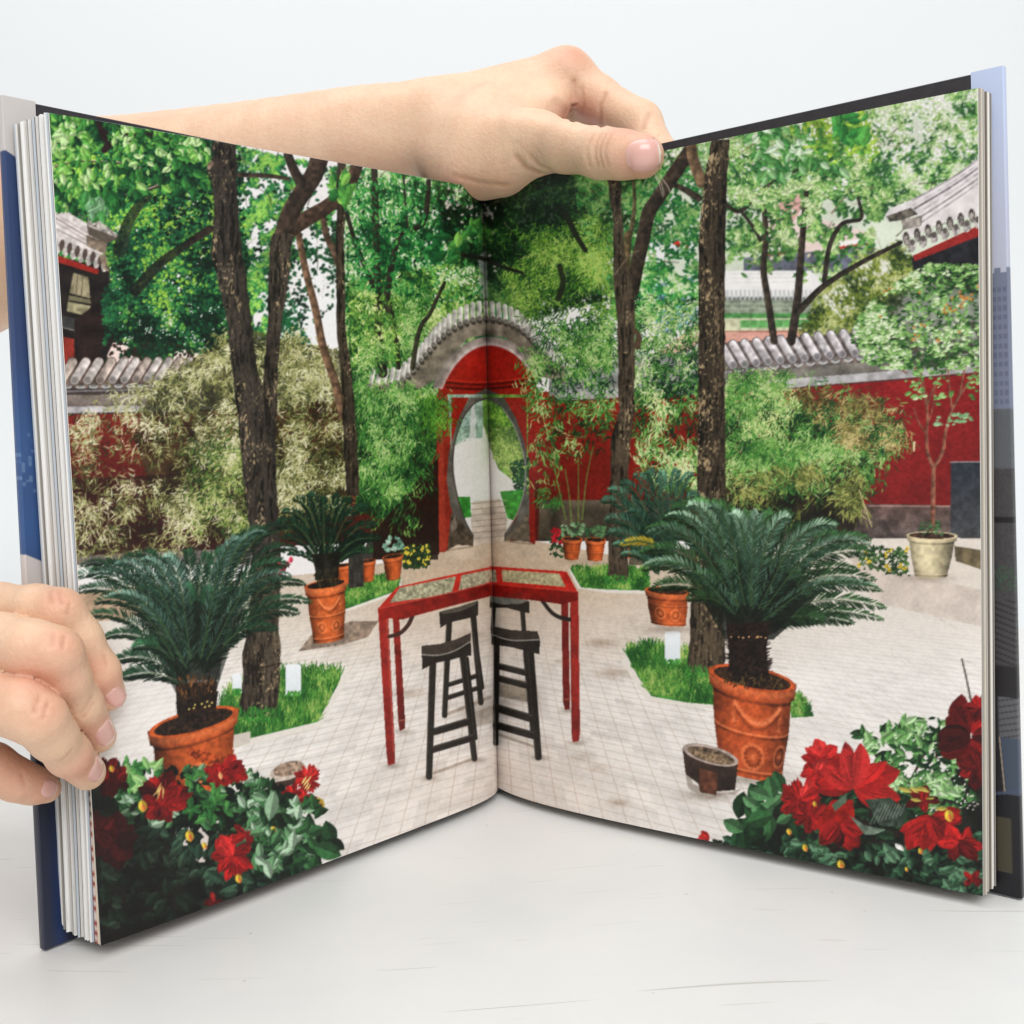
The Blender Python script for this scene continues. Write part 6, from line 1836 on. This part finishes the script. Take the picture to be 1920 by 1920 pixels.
def MM(px, py, y, r): return (at(px, py, y), r / 1000.0)


# ---- hand on top of the book, with its forearm
A = Body(kb=0.016, kf=0.0012, kj=0.008)
A.arm([MM(-330, 620, 0.72, 52), MM(-90, 462, 0.68, 53), MM(110, 392, 0.65, 46), MM(250, 366, 0.63, 40),
        MM(480, 316, 0.60, 32), MM(690, 268, 0.585, 26.5), MM(835, 247, 0.575, 23)])
A.bone(at(835, 240, 0.575), at(1060, 143, 0.572), 0.021, 0.0120)        # index metacarpal
A.bone(at(835, 250, 0.590), at(1046, 158, 0.592), 0.020, 0.0120)        # middle metacarpal
A.bone(at(830, 262, 0.598), at(1026, 178, 0.610), 0.019, 0.0115)
A.bone(at(825, 272, 0.600), at(1000, 205, 0.626), 0.018, 0.0110)
A.bone(at(850, 282, 0.554), at(945, 298, 0.538), 0.0180, 0.0138)        # heel of the thumb
A.bone(at(905, 280, 0.545), at(1010, 268, 0.528), 0.0190, 0.0125)       # thumb metacarpal
A.bone(at(940, 240, 0.556), at(1030, 205, 0.556), 0.0150, 0.0090)       # web
A.finger([MM(1000, 268, 0.529, 12.0), MM(1060, 276, 0.513, 10.2), MM(1128, 287, 0.498, 10.0), MM(1165, 290, 0.491, 9.3), MM(1204, 293, 0.4855, 8.9)], 0.004)
A.finger([MM(1062, 143, 0.572, 11.5), MM(1120, 186, 0.566, 10.4), MM(1200, 231, 0.548, 9.6), MM(1240, 300, 0.533, 8.4), MM(1262, 365, 0.524, 7.6)], 0.004)
A.finger([MM(1048, 158, 0.592, 11.5), MM(1150, 225, 0.584, 9.8), MM(1212, 262, 0.572, 9.4), MM(1232, 350, 0.552, 8.4), MM(1240, 420, 0.540, 7.6)], 0.004)
A.finger([MM(1028, 178, 0.610, 11.0), MM(1130, 255, 0.602, 9.3), MM(1175, 290, 0.590, 9.0), MM(1190, 380, 0.568, 8.0), MM(1195, 440, 0.556, 7.2)], 0.004)
A.finger([MM(1002, 205, 0.626, 10.0), MM(1070, 280, 0.616, 8.4), MM(1105, 320, 0.604, 8.0), MM(1118, 385, 0.588, 7.0), MM(1122, 430, 0.578, 6.4)], 0.004)
A.spot(1075, 118, 0.008, -0.0012)
A.line([(1076, 152), (1077, 190), (1073, 228)], 0.0011, 0.0011)
A.line([(1134, 176), (1124, 200), (1128, 236)], 0.0012, 0.0012)
A.line([(1046, 196), (1062, 214)], 0.0030, 0.0014)
for x, b, a_ in ((1104, -2, .00045), (1119, 0, .0006), (1128, 1, .0006), (1138, 2, .0005)):
    A.line([(x + 7, 252), (x - 3, 275), (x - 4, 290), (x + 2, 312)], 0.0006, a_)
A.line([(1216, 214), (1205, 240)], 0.0016, 0.0005)
A.line([(968, 296), (985, 316), (1012, 326)], 0.0016, 0.0010)
A.line([(995, 293), (1010, 310), (1030, 318)], 0.0014, 0.0006)
A.line([(955, 226), (1010, 232), (1060, 245)], 0.006, -0.0012)       # extensor tendon of the thumb
A.line([(880, 178), (970, 150), (1050, 118)], 0.006, -0.0010)
A.line([(850, 330), (905, 345), (950, 348)], 0.0012, 0.0008)
A.line([(700, 232), (800, 240), (900, 285)], 0.012, 0.0018)
for k_ in range(7):                                   # fine skin folds over the thumb's base
    x_ = 948 + k_ * 9
    A.line([(x_, 262 + k_ * 2), (x_ + 12, 280 + k_ * 2), (x_ + 17, 298 + k_)], 0.0006, 0.00022)
A.line([(1236, 252), (1226, 262)], 0.0008, 0.0004)
A.line([(1090, 165), (1094, 195), (1090, 220)], 0.0012, 0.0004)
originA = tuple(float(v) for v in at(-330, 620, 0.72))
bl = [(A.cast(1200, 300), 0.012, 0.55), (A.cast(1230, 290), 0.008, 0.5), (A.cast(1075, 105), 0.010, 0.45), (A.cast(1100, 225), 0.012, 0.75),
      (A.cast(1060, 220), 0.008, 0.6), (A.cast(1180, 245), 0.010, 0.5), (A.cast(1215, 255), 0.012, 0.45), (A.cast(880, 355), 0.010, 0.35), (A.cast(930, 345), 0.010, 0.25)]
rootA, skinA = skin_object('person', 'bare forearm and hand reaching over the book top, thumb pinching the upper page edge', A, 0.0021, bl, originA)
nail(A, skinA, originA, 1207, 291, 1232, 288, 1207, 260, 0.0145, 0.0132)

# ---- hand holding the fore-edge
B = Body(kb=0.014, kf=0.0007, kj=0.008)
B.arm([MM(-1250, 1560, 0.62, 34), MM(-900, 1450, 0.53, 28), MM(-640, 1370, 0.47, 25)])
B.bone(at(-620, 1330, 0.46), at(-190, 1165, 0.412), 0.020, 0.0115)
B.bone(at(-620, 1360, 0.455), at(-210, 1225, 0.400), 0.020, 0.0115)
B.bone(at(-620, 1390, 0.455), at(-205, 1310, 0.395), 0.020, 0.0110)
B.bone(at(-620, 1420, 0.460), at(-175, 1400, 0.400), 0.019, 0.0100)
B.bone(at(-560, 1340, 0.475), at(-330, 1310, 0.462), 0.018, 0.0130)
B.finger([MM(-330, 1310, 0.462, 12.5), MM(-180, 1300, 0.455, 10.5), MM(-40, 1275, 0.448, 9.6), MM(70, 1260, 0.436, 8.6)], 0.004)
B.finger([MM(-190, 1160, 0.412, 11.0), MM(0, 1137, 0.394, 7.6), MM(70, 1141, 0.386, 7.6), MM(112, 1150, 0.383, 7.9), MM(150, 1195, 0.385, 6.7), MM(186, 1259, 0.3885, 6.5), MM(204, 1302, 0.393, 5.6)], 0.003)
B.finger([MM(-205, 1220, 0.398, 11.0), MM(0, 1206, 0.373, 9.4), MM(60, 1217, 0.367, 9.0), MM(104, 1226, 0.366, 8.2), MM(125, 1270, 0.370, 7.0), MM(153, 1322, 0.378, 6.5), MM(186, 1380, 0.3905, 5.6)], 0.003)
B.finger([MM(-200, 1305, 0.393, 10.5), MM(-20, 1313, 0.364, 9.6), MM(40, 1329, 0.358, 9.0), MM(74, 1348, 0.358, 8.2), MM(98, 1380, 0.363, 7.3), MM(128, 1414, 0.372, 6.8), MM(164, 1448, 0.3855, 5.9)], 0.003)
B.finger([MM(-170, 1395, 0.398, 9.5), MM(-60, 1420, 0.384, 8.0), MM(-15, 1440, 0.380, 7.8), MM(30, 1462, 0.384, 6.7), MM(60, 1472, 0.389, 6.0), MM(86, 1478, 0.3935, 5.0)], 0.003)
for x0, y0, x1, y1, x2, y2, a_ in [(93, 1108, 92, 1118, 95, 1128, .0005), (111, 1108, 112, 1122, 118, 1130, .0005), (131, 1132, 129, 1143, 127, 1150, .0004),
                                  (99, 1186, 97, 1197, 97, 1208, .0004), (121, 1194, 119, 1204, 118, 1214, .0005),
                                  (74, 1306, 68, 1320, 65, 1335, .0006), (90, 1318, 84, 1332, 82, 1345, .0004),
                                  (152, 1338, 160, 1328, 172, 1308, .0005), (156, 1345, 165, 1334, 175, 1318, .0004),
                                  (196, 1230, 199, 1238, 200, 1246, .0004), (112, 1428, 124, 1420, 134, 1408, .0004),
                                  (40, 1452, 44, 1462, 46, 1474, .0004)]:
    B.line([(x0, y0), (x1, y1), (x2, y2)], 0.0008, a_)
originB = tuple(float(v) for v in at(-1250, 1560, 0.62))
blB = [(B.cast(112, 1122), 0.007, 0.45), (B.cast(120, 1205), 0.008, 0.42), (B.cast(85, 1325), 0.008, 0.4), (B.cast(205, 1290), 0.007, 0.55), (B.cast(190, 1370), 0.007, 0.55),
       (B.cast(165, 1440), 0.008, 0.55), (B.cast(88, 1475), 0.008, 0.6), (B.cast(70, 1275), 0.012, 0.5), (B.cast(40, 1440), 0.012, 0.45), (B.cast(185, 1250), 0.006, .4), (B.cast(130, 1460), .008, .4)]
rootB, skinB = skin_object('person', 'fingers of a hand gripping the page stack at the fore-edge', B, 0.0016, blB, originB)
nail(B, skinB, originB, 222, 1308, 230, 1328, 235, 1300, 0.0100, 0.0070)
nail(B, skinB, originB, 201, 1374, 212, 1395, 220, 1360, 0.0105, 0.0085)
nail(B, skinB, originB, 184, 1442, 196, 1456, 195, 1425, 0.0095, 0.0085)
nail(B, skinB, originB, 94, 1478, 106, 1482, 95, 1468, 0.0075, 0.0065)
ART = paint()
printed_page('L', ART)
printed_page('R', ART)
